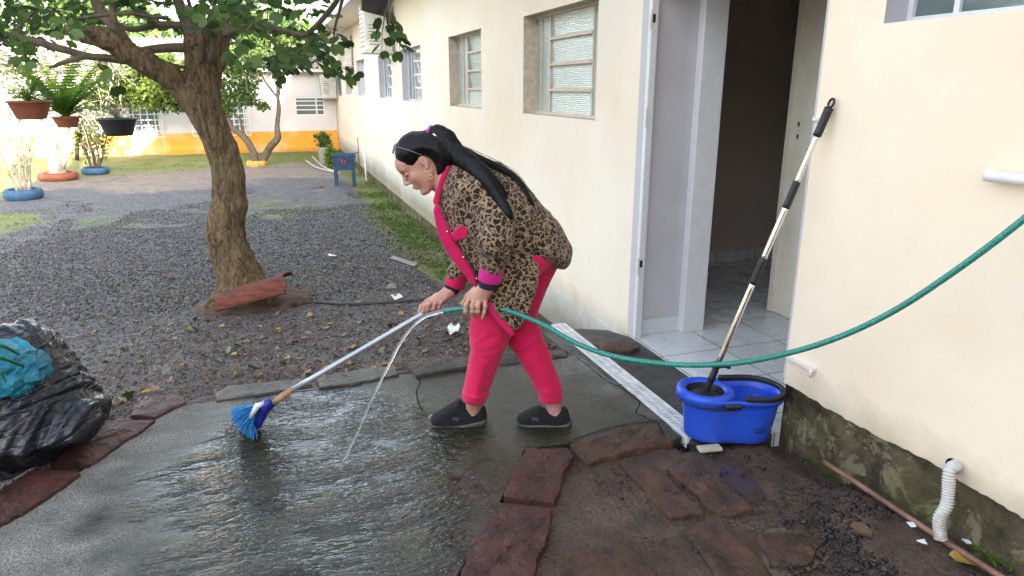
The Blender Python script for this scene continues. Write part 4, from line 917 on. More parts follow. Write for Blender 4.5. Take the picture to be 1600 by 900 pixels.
# thinner limbs
mb = MB()
br = [[(215, 98, 5.25, 5), (150, 90, 5.3, 5), (90, 75, 5.3, 5.5), (35, 60, 5.3, 5), (-30, 48, 5.3, 4)], [(200, 95, 5.2, 5), (150, 88, 5.1, 4), (110, 95, 5.0, 3.5), (78, 107, 4.95, 2)], [(205, 78, 5.2, 9), (180, 45, 5.3, 8.5), (155, 15, 5.35, 8), (140, -20, 5.4, 7)],
      [(200, 72, 5.2, 5), (183, 40, 5.1, 4.5), (175, 5, 5.1, 4), (170, -30, 5.1, 4)], [(292, 75, 5.5, 7), (240, 76, 5.45, 6), (190, 85, 5.3, 5)], [(292, 40, 5.5, 6), (240, 38, 5.5, 5), (200, 45, 5.45, 4), (150, 20, 5.5, 3)],
      [(345, 60, 5.5, 10), (358, 25, 5.55, 8), (372, -20, 5.6, 7)], [(305, 60, 5.5, 10), (285, 20, 5.5, 8), (268, -25, 5.5, 7)], [(313, 100, 5.38, 3.5), (314, 60, 5.36, 3.5), (304, 30, 5.35, 3), (290, -10, 5.3, 3)], [(330, 95, 5.38, 5), (334, 60, 5.3, 4.5), (318, 25, 5.25, 4)],
      [(345, 55, 5.5, 6), (400, 38, 5.3, 5), (450, 50, 5.1, 4), (480, 52, 5, 3.5), (518, 15, 4.9, 3.5), (545, -30, 4.8, 3)], [(292, 105, 5.45, 2.5), (260, 100, 5.3, 2.2), (235, 92, 5.2, 2)], [(400, 38, 5.3, 3), (430, 70, 5.2, 2.2), (442, 95, 5.1, 1.5)], [(120, 30, 5.0, 3), (180, 20, 5.1, 2.6), (260, 28, 5.2, 2.2)],
      [(545, -30, 4.8, 3), (590, -40, 4.7, 2.5), (606, 0, 4.65, 1.6), (608, 40, 4.6, 1.2)], [(545, -30, 4.8, 3), (530, 20, 4.85, 2), (522, 50, 4.9, 1.6), (520, 72, 4.9, 1)], [(60, 10, 5, 3), (30, 40, 4.9, 2.5), (-10, 70, 4.8, 2)]]
limbpts = []
for b in br:
    P = spline([W(a, c, d) for a, c, d, e in b], 6); R_ = np.interp(np.linspace(0, len(b) - 1, len(P)), range(len(b)), [SC(e, d) for a, c, d, e in b]); P = [p + .012 * np.array([vnoise(p, 5), vnoise(p, 5, 7), vnoise(p, 5, 13)]) for p in P]
    lb = MB(); lb.tube(P, R_ * 1.05, 9); lb.build('branch', M['bark2'], tree); limbpts += P
link_pts = np.array(limbpts + [l2w(Lp(a, b, c)) for a, b, c, d in lim + lim2])
# twigs and leaves
LP, LD, LS = [], [], []
rr = random.Random(3)
def twig(c, d, n, ls, droop=.5):
    d = d / np.linalg.norm(d); L_ = .035 * n; p = np.array(c, float); pts = [p.copy()]
    for k in range(n):
        d = d + np.array([rr.gauss(0, .12), rr.gauss(0, .12), rr.gauss(0, .08) - .04 * droop]); d /= np.linalg.norm(d); p = p + d * .04; pts.append(p.copy())
        side = np.cross(d, [0, 0, 1.]); side /= np.linalg.norm(side) + 1e-6; s_ = 1 if k % 2 else -1
        ld = side * s_ * .9 + d * .5 + np.array([rr.gauss(0, .3), rr.gauss(0, .3), -.35 - droop * rr.random()])
        LP.append(p + side * s_ * .015); LD.append(ld); LS.append(ls * rr.uniform(.65, 1.15))
    mb.tube(pts, [.0042 - .003 * i / len(pts) for i in range(len(pts))], 5)
def limit(px):
    return np.interp(px, [-100, 60, 130, 170, 230, 300, 350, 385, 430, 470, 495, 525, 540], [72, 72, 40, 30, 34, 50, 72, 60, 100, 105, 118, 80, -20])
cnt = 0; tries = 0
while cnt < 760 and tries < 20000:
    tries += 1
    w_ = rr.uniform(4.0, 6.5); a = rr.uniform(-260, 560); b = limit(a) - abs(rr.gauss(0, 1)) * 150 * (5.5 / w_)
    if rr.random() < .2: b -= rr.uniform(50, 350)
    c = W(a, b, w_)
    if c[2] > 3.6 or c[2] < 1.45 or c[0] < -4.6: continue
    if ((c - np.array([-1.2, 5.6, 2.9])) ** 2 / np.array([11, 5, 3.2])).sum() > 1: continue
    j = np.argmin(((link_pts - c) ** 2).sum(1)); d = c - link_pts[j]; d = d / (np.linalg.norm(d) + .05) + np.array([rr.gauss(0, .5), rr.gauss(0, .5), rr.gauss(0, .3)])
    n = rr.randint(5, 10); e = c + d / np.linalg.norm(d) * .04 * n; pe = proj(e)
    if pe[1] > limit(pe[0]) + 16: continue
    pc = proj(c)
    near = min(math.hypot((pc[0] + 0) - q[0], pc[1] - q[1]) for q in lim + lim2 + tr[-6:])
    if w_ < 5.6 and near < 38 and rr.random() < .9: continue
    twig(c, d, n, .078 if w_ > 4.6 else .07); cnt += 1
for a, b, w_, n in [(606, 8, 4.62, 6), (602, 22, 4.6, 6), (612, 30, 4.6, 5), (520, 62, 4.9, 6), (505, 88, 4.95, 6), (478, 70, 5, 7), (490, 95, 5, 6), (455, 70, 5.1, 7), (340, 12, 4.6, 4), (150, 92, 4.9, 5), (442, 85, 5.1, 6), (472, 40, 5.0, 7)]:
    twig(W(a, b, w_), np.array([rr.gauss(0, .3), rr.gauss(0, .3), -1.]) if a > 590 else np.array([rr.gauss(.2, .5), rr.gauss(0, .3), -.3]), n, .092)
tag(mb.build('twigs', M['bark2'], tree), kind='stuff')
LP, LD, LS = np.array(LP), np.array(LD), np.array(LS); n = len(LP)
scatter('crown', lf, lfF, LP, LS, frames(LD, rng.normal(0, .7, n)), rng.beta(1.6, 1.9, n), M['leaf'], kind=None, parent=None)
o = bpy.data.objects['crown']; o.parent = tree; o.matrix_parent_inverse = Matrix.Translation(tree.location).inverted()
# red ridge tile against the trunk, soil mound
c0 = G(398, 470, -.17); mbm = MB(); pr = [(.52, -.10), (.45, .0), (.34, .045), (.2, .075), (0, .085)]; mbm.lathe(pr, c0, 40, None, 1, .8)
o = mbm.build('soil_mound', M['litter'] if False else simple('dry_soil', (.12, .075, .05), .95, var=.25, bumpd=.02, sc=9)); tag(o, kind='structure')
for v_ in o.data.vertices: q_ = np.array(v_.co); v_.co = q_ + .03 * np.array([vnoise(q_, 6), vnoise(q_, 6, 5), vnoise(q_, 6, 9)])
def rtile(pa, pb, rad, thick, a0, a1, lab, flare=0.):
    pa, pb = np.array(pa), np.array(pb); d = pb - pa; L_ = np.linalg.norm(d); d /= L_; s_ = np.cross(d, [0, 0, 1.]); s_ /= np.linalg.norm(s_); u_ = np.cross(s_, d); V = []; na, nl = 18, 24
    for r_ in (0, -thick):
        for i_ in range(nl + 1):
            for k in range(na + 1):
                a = a0 + (a1 - a0) * k / na; t_ = i_ / nl; R_ = rad * (1 + flare * t_) + r_ + .004 * vnoise(np.array([t_ * L_, a * .1, r_]), 20)
                V.append(pa + d * (t_ * L_ + .015 * math.sin(a * 4) * (1 if i_ in (0, nl) else 0)) + (s_ * math.cos(a) + u_ * math.sin(a)) * R_)
    m_ = (nl + 1) * (na + 1); F = []
    for i_ in range(nl):
        for k in range(na):
            q_ = i_ * (na + 1) + k; F.append((q_, q_ + 1, q_ + na + 2, q_ + na + 1)); F.append((m_ + q_ + na + 1, m_ + q_ + na + 2, m_ + q_ + 1, m_ + q_))
    for i_ in range(nl):
        q_ = i_ * (na + 1); F.append((q_, q_ + na + 1, m_ + q_ + na + 1, m_ + q_)); q_ += na; F.append((q_ + na + 1, q_, m_ + q_, m_ + q_ + na + 1))
    for k in range(na):
        F.append((k + 1, k, m_ + k, m_ + k + 1)); q_ = nl * (na + 1) + k; F.append((q_, q_ + 1, m_ + q_ + 1, m_ + q_))
    b = MB(); b.add(V, F, True); o = b.build('ridge_tile', M['rtile']); tag(o, lab, 'roof tile', 'old roof tiles around the tree foot'); return o
rtile(W(348, 477, 5.16), W(456, 447, 5.10), .10, .014, -.25, 2.3, 'long red curved roof tile leaning across the front of the tree foot', .12)
rtile(W(341, 480, 5.30), W(352, 452, 5.5), .05, .012, -.3, 2.6, 'small broken red tile at the left side of the tree foot')
# background trees, built with their own trunks and crowns
def crown(cl, n, size, m, parent, up=.3):
    P = []; 
    for c, r in cl:
        k = int(n * (r[0] * r[1] * r[2]) ** (1 / 1.5) / sum((q[1][0] * q[1][1] * q[1][2]) ** (1 / 1.5) for q in cl)); d = rng.normal(size=(k, 3)); d /= np.linalg.norm(d, axis=1, keepdims=True)
        rr_ = rng.random(k)[:, None] ** .45; q = np.array(c) + d * rr_ * np.array(r); q += .0; keep = fbm(q, 1.8 / max(r[0], .5) * 1.6, 3) > -.12; P.append(q[keep])
    P = np.concatenate(P); k = len(P); D = rng.normal(size=(k, 3)) + [0, 0, -up]
    o = scatter('crown', dia, diaF, P, size * rng.uniform(.6, 1.3, k), frames(D, rng.uniform(0, 6, k)), rng.beta(2, 2, k), m, kind=None); o.parent = parent; o.matrix_parent_inverse = Matrix.Translation(parent.location).inverted()
    return P
def limbs(name, lines, m, parent, wob=.03, seg=8):
    b = MB()
    for L_ in lines:
        P = spline([q[0] for q in L_], 6); R_ = np.interp(np.linspace(0, len(L_) - 1, len(P)), range(len(L_)), [q[1] for q in L_]); b.tube([p + wob * np.array([vnoise(p, 3), vnoise(p, 3, 7), vnoise(p, 3, 13)]) for p in P], R_, seg)
    return b.build(name, m, parent)
bp = G(402, 259, -.43); wt = w2l(bp)[1]
t2 = thing('small_tree', 'small forked tree with two bare curved stems standing in the yellow planter', 'tree', bp)
limbs('trunk', [[(W(404, 262, wt), .10), (W(395, 235, wt), .09), (W(380, 212, wt), .085), (W(362, 197, wt), .07), (W(352, 170, wt), .06), (W(348, 130, wt), .05)], [(W(381, 212, wt), .05), (W(377, 190, wt), .03), (W(374, 180, wt), .02)],
                [(W(405, 262, wt), .10), (W(420, 232, wt), .095), (W(434, 215, wt), .09), (W(432, 195, wt), .06), (W(435, 160, wt), .05), (W(434, 125, wt), .045), (W(425, 90, wt), .035)], [(W(434, 135, wt), .03), (W(448, 122, wt), .02)], [(W(433, 150, wt), .025), (W(418, 132, wt), .02), (W(405, 110, wt), .02)]], M['bark2'], t2)
crown([(W(362, 110, wt), (.75, .8, .7)), (W(400, 75, wt), (.8, .8, .6)), (W(352, 160, wt), (.35, .5, .4)), (W(440, 60, wt), (.7, .8, .45)), (W(385, 150, wt), (.3, .4, .3)), (W(410, 165, wt), (.2, .3, .12))], 11000, .085, M['leaffar'], t2)
def tyre(name, c, R_, h, m, lab, cat='planter', grp=None, soil=True):
    o = thing(name, lab, cat, c, grp); b = MB(); b.lathe([(R_ * .72, h), (R_ * .86, h + .012), (R_ * .97, h * .82), (R_, h * .5), (R_ * .97, h * .12), (R_ * .9, 0), (R_ * .8, -.05)], c, 36); b.lathe([(R_ * .72, h), (R_ * .72, h * .4)][::-1], c, 36); b.build('rim', m, o)
    b = MB(); b.lathe([(R_ * .74, h * .75), (0, h * .85)], c, 24); b.build('soil', M['strip'], o); return o
tyre('planter', bp - [0, 0, .02], .27, .15, M['tyreyellow'], 'low yellow round planter around the foot of the small forked tree')
def shrub(name, c, n, hgt, spread, m, lab, leaves=0, lm=None, ls=.05, rad=.022):
    o = thing(name, lab, 'shrub', c); L_ = []
    for k in range(n):
        a = rr.uniform(0, 6.28); sp_ = rr.uniform(.3, 1) * spread; h_ = hgt * rr.uniform(.7, 1.05); d = np.array([math.cos(a), math.sin(a), 0]); p0 = np.array(c) + d * .08; 
        pts = [(p0, rad), (p0 + d * sp_ * .35 + [0, 0, h_ * .33], rad * .8), (p0 + d * sp_ * rr.uniform(.6, .8) + [0, 0, h_ * .66], rad * .65), (p0 + d * sp_ * rr.uniform(.8, 1.1) + [0, 0, h_], rad * .35)]; L_.append(pts)
        for j in range(3):
            q0, r0 = pts[rr.randint(1, 2)]; dd = np.array([rr.gauss(0, .3), rr.gauss(0, .3), rr.uniform(.3, .6)]) * hgt * .4; L_.append([(q0, r0 * .6), (q0 + dd * .5 + [0, 0, .03], r0 * .5), (q0 + dd, r0 * .25)])
    limbs('stem', L_, m, o, .04, 6)
    if leaves: crown([(np.array(c) + [0, 0, hgt * .5], (spread * .9, spread * .9, hgt * .45))], leaves, ls, lm, o)
    return o
TG = 'blue painted tyre planters'
c1 = G(38, 309, -.42); tyre('planter', c1, .32, .16, M['tyreblue'], 'blue tyre planter nearest the left edge with pale bare stems in it', grp=TG); shrub('bare_shrub', c1 + [0, 0, .1], 11, 1.75, .55, M['whitebark'], 'pale limewashed bare shrub growing from the nearest blue tyre planter', 260, M['leafyellow'], .04)
c2 = G(150, 271, -.43); tyre('planter', c2, .30, .14, M['tyreblue'], 'smaller blue tyre planter further back under the hanging dark pot', grp=TG); shrub('leafy_shrub', c2 + [0, 0, .1], 9, 1.7, .55, M['bark2'], 'thin stemmed shrub with yellow green leaves in the further blue planter', 900, M['leafyellow'], .08)
c3 = G(92, 280, -.42); tyre('planter', c3, .40, .15, M['terracotta'], 'orange low planter round the thick pale trunk at the left')
t3 = thing('pale_tree', 'thick limewashed leaning trunk with pale twiggy crown at the far left', 'tree', c3); w3 = w2l(c3)[1]
limbs('trunk', [[(c3, .19), (W(84, 240, w3), .15), (W(68, 205, w3), .12), (W(45, 180, w3), .1), (W(15, 150, w3), .07)], [(W(96, 262, w3), .06), (W(104, 235, w3), .05), (W(112, 205, w3), .04), (W(120, 150, w3), .03)], [(W(70, 208, w3), .08), (W(72, 160, w3), .06), (W(80, 110, w3), .04)]], M['whitebark'], t3)
tw = []
for k in range(150):
    a, b = rr.uniform(-60, 190), rr.uniform(70, 190); w_ = w3 + rr.uniform(-1.2, 1.2); p = W(a, b, w_); d = np.array([rr.gauss(0, .35), rr.gauss(0, .2), rr.gauss(-.1, .35)]); tw.append([(p, .010), (p + d * .5 + [0, 0, .08], .008), (p + d, .004)])
tag(limbs('twigs', tw, M['whitebark'], t3, .06, 4), kind='stuff')
crown([(W(20, 110, w3), (1.1, 1, .55)), (W(110, 100, w3), (1.1, 1, .45)), (W(60, 150, w3), (1.0, 1, .5)), (W(-50, 130, w3), (1, 1, .8)), (W(180, 90, w3), (.8, .8, .35))], 5200, .07, M['leafpale'], t3)
b4 = G(235, 252, -.42); t4 = thing('leafy_tree', 'low bright yellow green tree in front of the white wall, behind the limb', 'tree', G(120, 248, -.42)); w4 = w2l(b4)[1]
limbs('trunk', [[(G(120, 248, -.42), .06), (W(125, 200, w4), .05), (W(150, 160, w4), .04)], [(W(125, 205, w4), .04), (W(200, 165, w4), .03), (W(260, 150, w4), .02)]], M['bark2'], t4)
crown([(W(200, 135, w4), (1.0, .7, .6)), (W(262, 145, w4), (.9, .6, .55)), (W(150, 140, w4), (.9, .7, .5)), (W(290, 120, w4), (.5, .6, .45)), (W(225, 105, w4), (1.2, .8, .5))], 15000, .11, M['leafyellow'], t4)
BG = [(-1.5, 32, 1.3, 3.2, 'dense green tree rising behind the far roof to the right of the big trunk', 'leaffar'), (-6.5, 33, 1.9, 3.6, 'dense green tree behind the far roof, left of the big trunk', 'leaffar'), (-12.5, 32, 2.2, 4.2, 'tall green tree behind the far roof at the left edge', 'leaffar'), (-18, 30, 2.5, 4.4, 'outermost tall tree beyond the left end of the far building', 'leaffar')]
for x, y, z, r, lab, mm in BG:
    o = thing('background_tree', lab, 'tree', (x, y, -.6), 'trees behind the far building'); limbs('trunk', [[(np.array([x, y, -.7]), .3), (np.array([x + .2, y, 1.5]), .22), (np.array([x - .2, y, z + r * .6]), .1)], [(np.array([x + .2, y, 1.5]), .15), (np.array([x + r * .5, y, z + r * .4]), .06)], [(np.array([x + .1, y, 1.2]), .15), (np.array([x - r * .5, y, z + r * .3]), .06)]], M['bark2'], o)
    cl = [(np.array([x, y, z + r * .45]), (r * .8, r * .7, r * .55))] + [(np.array([x + rr.uniform(-.8, .8) * r, y + rr.uniform(-.5, .3) * r, z + rr.uniform(.0, .9) * r]), (r * .42, r * .42, r * .33)) for k in range(7)]
    crown(cl, 8000, .26, M[mm], o)
# hanging pots
def frond(b, P0, d, L_, droop, lw):
    d = np.array(d, float); d /= np.linalg.norm(d); n = 26; p = np.array(P0, float); pts = [p.copy()]; out = []
    for k in range(n):
        d = d + np.array([0, 0, -droop / n]); d /= np.linalg.norm(d); p = p + d * L_ / n; pts.append(p.copy()); s_ = np.cross(d, [0, 0, 1.]); s_ /= np.linalg.norm(s_) + 1e-6; u_ = np.cross(s_, d); t_ = k / n; wd = lw * math.sin(math.pi * min(1, .12 + t_ * .93)) 
        for sg in (-1, 1):
            tip = p + s_ * sg * wd + d * wd * .25 - u_ * wd * .15; h_ = d * L_ / n * .36; out.append(((p - h_, tip - h_ * .2, tip + h_ * .3, p + h_)))
    b.tube(pts, .0022, 4); 
    for q in out: b.add(q, [(0, 1, 2, 3)])
def hpot(name, c, r, h, m, lab, fr, L_, droop, fm='fern', top=2.3, lw=.06):
    o = thing(name, lab, 'hanging pot', c, 'pots hanging from the tree'); b = MB(); c = np.array(c, float)
    b.lathe([(0, 0), (r * .62, 0), (r * .66, .01), (r * .9, h * .86), (r * .92, h * .88), (r, h * .88), (r, h), (r * .93, h), (r * .88, h * .85)], c, 32); b.build('pot', m, o)
    b = MB(); b.lathe([(r * .9, h * .88), (0, h * .93)], c, 20); b.build('soil', M['strip'], o)
    b = MB(); hook = c + [0, 0, top]
    for k in range(3): a = k * 2.09 + .4; b.tube([c + [r * .95 * math.cos(a), r * .95 * math.sin(a), h], c + [0, 0, h + .55]], .0022, 5)
    b.tube([c + [0, 0, h + .55], hook], .0022, 5); b.build('hanging_wire', M['wire'], o)
    b = MB()
    for k in range(fr): a = k * 2.4 + rr.uniform(-.3, .3); e = rr.uniform(.5, 2.6); frond(b, c + [0, 0, h * .9], (math.cos(a), math.sin(a), e), L_ * rr.uniform(.7, 1.1), droop * rr.uniform(.6, 1.2), lw)
    me = bpy.data.meshes.new('plant'); me.from_pydata(b.V, [], b.F); a_ = me.color_attributes.new('tint', 'FLOAT_COLOR', 'POINT'); tv_ = np.repeat(.5 + .45 * np.array([vnoise(np.array(q), 6) for q in b.V]), 4).reshape(-1, 4); tv_[:, 3] = 1; a_.data.foreach_set('color', tv_.astype(np.float32).ravel()); link('plant', me, M[fm], o); return o
hpot('hanging_pot', W(50, 186, 6.6), .185, .165, M['terracotta'], 'brown hanging pot furthest left, with a short dark green fern', 20, .30, 1.2, top=1.0, lw=.04)
hpot('hanging_pot', W(106, 199, 8.6), .16, .13, M['terracotta'], 'small brown hanging pot in the middle, almost hidden under a big arching fern', 64, 1.1, 1.5, top=1.2, lw=.075)
hpot('hanging_pot', W(187, 212, 6.6), .175, .16, M['darkgrey'], 'black hanging pot on the right of the three, with thin upright shoots', 8, .26, .5, 'leafpale', top=1.0, lw=.03)
c = W(585, 22, 4.9); hp = thing('hanging_basket', 'dark grey shiny pot cut by the top edge, hanging before the first air conditioner', 'hanging pot', c)
R_ = Matrix.Rotation(.22, 3, 'Y') @ Matrix.Rotation(.1, 3, 'X'); b = MB(); b.lathe([(0, 0), (.085, 0), (.095, .008), (.125, .2), (.133, .2), (.133, .225), (.122, .225), (.115, .19)], c, 36, R_); b.build('pot', simple('glossy_charcoal_pot', (.07, .06, .055), .25, var=.2, sc=7), hp)
b = MB(); b.lathe([(.118, .19), (0, .2)], c, 20, R_); b.build('soil', M['strip'], hp)
b = MB()
for k in range(3): a = 2.09 * k; b.tube([c + np.array(R_ @ Vector((.13 * math.cos(a), .13 * math.sin(a), .22))), c + [.05, 0, .75], c + [.05, 0, 1.25]], .003, 5)
b.build('hanging_wire', M['wire'], hp)
# ------------------------------------------------------------------ yard props
sk = G(540, 290, -.45); kx = thing('laundry_sink', 'old blue painted laundry sink with a red mark, on legs by the long wall', 'sink', sk); Rz = Matrix.Rotation(-.12, 3, 'Z')
def kb(lo, hi): 
    b = MB(); b.box(lo, hi, Rz); b.V = [(x + sk[0], y + sk[1], z + sk[2]) for x, y, z in b.V]; return b
b = MB(); V = []
for hx, hy, z in ((.17, .15, .34), (.24, .2, .62), (.25, .21, .63), (.25, .21, .66), (.225, .185, .66), (.15, .13, .40)): V += [Rz @ Vector((sx * hx, sy__ * hy, z)) + Vector(sk) for sx, sy__ in ((-1, -1), (1, -1), (1, 1), (-1, 1))]
F = [(3, 2, 1, 0)] + [(i * 4 + k, i * 4 + (k + 1) % 4, i * 4 + 4 + (k + 1) % 4, i * 4 + 4 + k) for i in range(5) for k in range(4)] + [(20, 21, 22, 23)]; b.add(V, F); b.build('basin', M['sinkblue'], kx, bevel=.006)
for sx in (-1, 1):
    for sy__ in (-1, 1): x, y = sx * .18, sy__ * .15; kb((x - .035, y - .035, 0), (x + .035, y + .035, .40)).build('leg', M['sinkblue'], kx, bevel=.006)
b = MB()
for (x0, z0, x1, z1) in ((-.06, .55, .0, .56), (-.03, .56, -.03, .47), (0, .52, .06, .5), (.02, .55, .04, .47), (-.04, .47, .02, .46)): y = -.168; b.tube([Rz @ Vector((x0, y - (z0 - .34) * .17 + .012, z0)) + Vector(sk), Rz @ Vector((x1, y - (z1 - .34) * .17 + .012, z1)) + Vector(sk)], .009, 6)
b.build('red_mark', M['red'], kx)
c = G(507, 256, -.45); o = thing('white_bucket', 'old white bucket by the far corner holding a dark leafy plant', 'bucket', c); b = MB(); b.lathe([(0, 0), (.12, 0), (.15, .42), (.16, .42), (.16, .44), (.145, .44), (.14, .3)], c, 24); b.build('body', M['acwhite'], o); 
o2 = thing('potted_plant', 'loose green plant growing from the white bucket near the blue sink', 'plant', c + [0, 0, .4]); crown([(c + [0, 0, .62], (.22, .2, .24))], 500, .09, M['leaffar'], o2); limbs('stem', [[(c + [0, 0, .35], .012), (c + [.03, 0, .7], .006)], [(c + [0, 0, .35], .012), (c + [-.1, 0, .7], .006)]], M['bark2'], o2)
c = G(521, 262, -.45); o = thing('green_plant', 'bright leafy plant on the ground between white bucket and blue sink', 'plant', c); crown([(c + [0, 0, .3], (.2, .2, .3))], 900, .08, M['fern'], o); limbs('stem', [[(c, .012), (c + [.03, 0, .4], .006)]], M['bark2'], o)
c = WX(563, 284, 2.03); o = thing('standpipe', 'thin rusty metal standpipe with a tap beside the long wall', 'standpipe', c); b = MB(); t_ = np.array(c); b.tube([t_ - [0, 0, .05], t_ + [0, 0, 1.0], t_ + [.0, 0, 1.1]], .013, 8); b.build('pipe', M['brownpipe'], o); b = MB(); b.tube([t_ + [0, 0, .72], t_ + [-.09, -.02, .72], t_ + [-.1, -.02, .68]], .013, 8); b.tube([t_ + [-.06, 0, .72], t_ + [-.06, 0, .77]], .008, 6); b.build('tap', M['acgrey'], o)
b = MB(); b.tube([WX(573, 290, 2.0), WX(566, 203, 2.07)], .018, 8); tag(b.build('leaning_pipe', M['whitepaint']), 'white plastic pipe leaning on the wall beside the standpipe', 'pipe')
b = MB(); P = spline([G(478, 252, -.42), G(492, 262, -.42), G(512, 268, -.42), G(530, 272, -.43), G(505, 262, -.42), G(488, 246, -.42)], 8); b.tube([p + [0, 0, .03] for p in P], .014, 6); tag(b.build('garden_hose', M['acwhite']), 'pale hose lying tangled on the ground left of the blue sink', 'hose')
b = MB(); P = spline([G(455, 466, -.12), G(500, 463, -.12), G(560, 466, -.12), G(640, 462, -.12), G(672, 458, -.12)], 8); b.tube([np.array([p[0], p[1], float(gz(p[0], p[1])) + .012]) for p in P], .011, 8); tag(b.build('old_pipe', M['strip']), 'dark half buried pipe running right from the tree foot', 'pipe')
def onground(px, py, it=6):
    z = -.1
    for _ in range(it): p = G(px, py, z); z = float(gz(p[0], p[1]))
    return G(px, py, z)
def flat(name, poly, h, m, lab, cat, lift=.012, grp=None):
    P = [onground(a, b_) for a, b_ in poly]; c = sum(P) / len(P); b = MB(); n = len(P); Z_ = [rr.uniform(0, 1.6) * h if name in ('paper_scrap', 'white_shard') else 0 for _ in P]; V = [p + [rr.gauss(0, h * .4), 0, lift + q] for p, q in zip(P, Z_)] + [p + [0, 0, lift + q + h * .5] for p, q in zip(P, Z_)]
    b.add(V, [tuple(range(n)), tuple(range(2 * n - 1, n - 1, -1))] + [(i, n + i, n + (i + 1) % n, (i + 1) % n) for i in range(n)]); return tag(b.build(name, m), lab, cat, grp)
flat('lath', [(609, 405), (616, 402), (653, 414), (648, 418)], .012, M['lath'], 'thin grey wooden lath lying on the gravel behind the woman', 'wood')
flat('paper_scrap', [(702, 516), (705, 513), (710, 517), (717, 512), (719, 519), (715, 525), (709, 524), (705, 529), (703, 523)], .014, M['paper'], 'white crumpled paper scrap in front of the pink trouser leg', 'paper', .02)
flat('can_lid', [(611, 463), (624, 461), (630, 466), (618, 471)], .006, M['paper'], 'small white round lid on the gravel in front of the pale rock', 'lid')
flat('white_shard', [(513, 399), (526, 401), (524, 404), (514, 403)], .01, M['paper'], 'white plastic shard on the gravel right of the tree', 'shard')
for (a, b_, l) in ((1421, 829, 'white plastic shard nearest the corrugated hose, on black gravel'), (1438, 856, 'white plastic shard below the other one, on black gravel'), (1508, 855, 'bluish white wrapper under the brown pipe by the mossy wall')):
    flat('white_shard', [(a - 7, b_ - 4), (a + 4, b_ - 3), (a + 9, b_ + 4), (a + 1, b_ + 2)], .006, M['paper'], l, 'shard', .016)
def rock(px, py, r, lab, m='stone', nm='rock', cat='rock', fl=.6, grp=None):
    c = onground(px, py) + [0, 0, r * .25]; v_ = Vol(np.zeros(3) - r * 1.8, np.zeros(3) + r * 1.8, r / 9); v_.ell((0, 0, 0), (r, r * .8, r * fl), .01)
    me = v_.mesh(nm, lambda V, N: r * .45 * fbm(V / r, 1.3, 3) + r * .08 * fbm(V / r, 6, 2), world=False); me.transform(Matrix.Translation(c)); return tag(link(nm, me, M[m]), lab, cat, grp)
rock(612, 451, .048, 'pale round rock on the gravel between the tree and the woman'); rock(190, 628, .03, 'small pale rock beside the corner edging stone near the bin bag'); rock(268, 437, .035, 'reddish brown clod on the gravel left of the trunk', 'rtile', 'clod', 'clod')
rock(1100, 640 + 22, .02, 'small dark lump by the drain grate', 'strip') if False else None
b = MB(); P = [onground(664, 520) + [0, 0, .02], onground(678, 508) + [0, 0, .03], onground(692, 497) + [0, 0, .045]]; b.tube(P, [.007, .006, .004], 7); b.tube([P[1], P[1] + [.03, -.03, .01]], .004, 5); tag(b.build('stick', M['rtile']), 'short brown stick lying in the leaves behind the hose', 'stick')
# fallen leaves, each its own thing
protos = []
for k, nm in enumerate(('dead_brown', 'dead_tan', 'dead_yellow', 'dead_green', 'dead_grey')):
    V = [(x, y - .45, z * (1.2 + .5 * k) + .10 * math.sin(3 * x + k) + .14 * (x * x) * (1 + k % 2) + .05 * (y - .45) * k) for x, y, z in lf]; me = bpy.data.meshes.new('fallen_leaf'); me.from_pydata(V, [], lfF); me.materials.append(M[nm]); protos.append(me)
words = ['dead brown leaf', 'dry tan leaf', 'fallen yellow leaf', 'fallen green leaf', 'faded grey brown leaf']
def leaf(px, py, k, s_, lab=None, lift=.012, p=None):
    p = onground(px, py) if p is None else p; o = bpy.data.objects.new('fallen_leaf', protos[k]); COL.objects.link(o); o.location = p + [0, 0, lift]; o.scale = (s_ * rr.uniform(.7, 1), s_, s_); o.rotation_euler = (rr.gauss(0, .25), rr.gauss(0, .25), rr.uniform(0, 6.28))
    tag(o, lab or words[k] + ' scattered on the dark gravel of the yard', 'leaf', words[k] + 's scattered over the gravel'); return o
for a, b_, k, s_, l in [(355, 554, 3, .075, 'large green fallen leaf on the gravel behind the wet edging stones'), (297, 518, 3, .06, 'green round leaf on gravel, right of a yellow one at mid left'), (345, 513, 2, .05, 'yellow leaf just in front of the red ridge tile'), (383, 488, 2, .07, 'curled yellow leaf at the foot of the ridge tile'), (196, 626, 3, .08, 'pale green leaf beside the small pale rock near the bin bag'), (232, 515, 2, .045, 'small yellow leaf alone on gravel at mid left'), (1505, 886, 2, .085, 'yellow green leaf by the brown pipe at the bottom right corner'), (1345, 836, 0, .08, 'curled brown leaf on black gravel beside the brown pipe'), (557, 467, 3, .06, 'oval pale green leaf beside the dark half buried pipe'), (595, 553, 3, .06, 'green leaf directly behind the wet edging, under the broom pole'), (268, 510, 2, .045, 'yellow leaf on gravel left of the red tile')]:
    o = leaf(a, b_, k, s_, l); 
    if 'group' in o: del o['group']
cnt = 0
while cnt < 262:
    x, y = rr.gauss(.2, 1.2), 3.75 + abs(rr.gauss(0, 1.15)); 
    if x > 1.6 or x < -3: continue
    k = rr.choices(range(5), (4, 3, 1.0, .6, 3))[0]; leaf(0, 0, k, rr.uniform(.028, .058), p=np.array([x, y, float(gz(x, y))])); cnt += 1
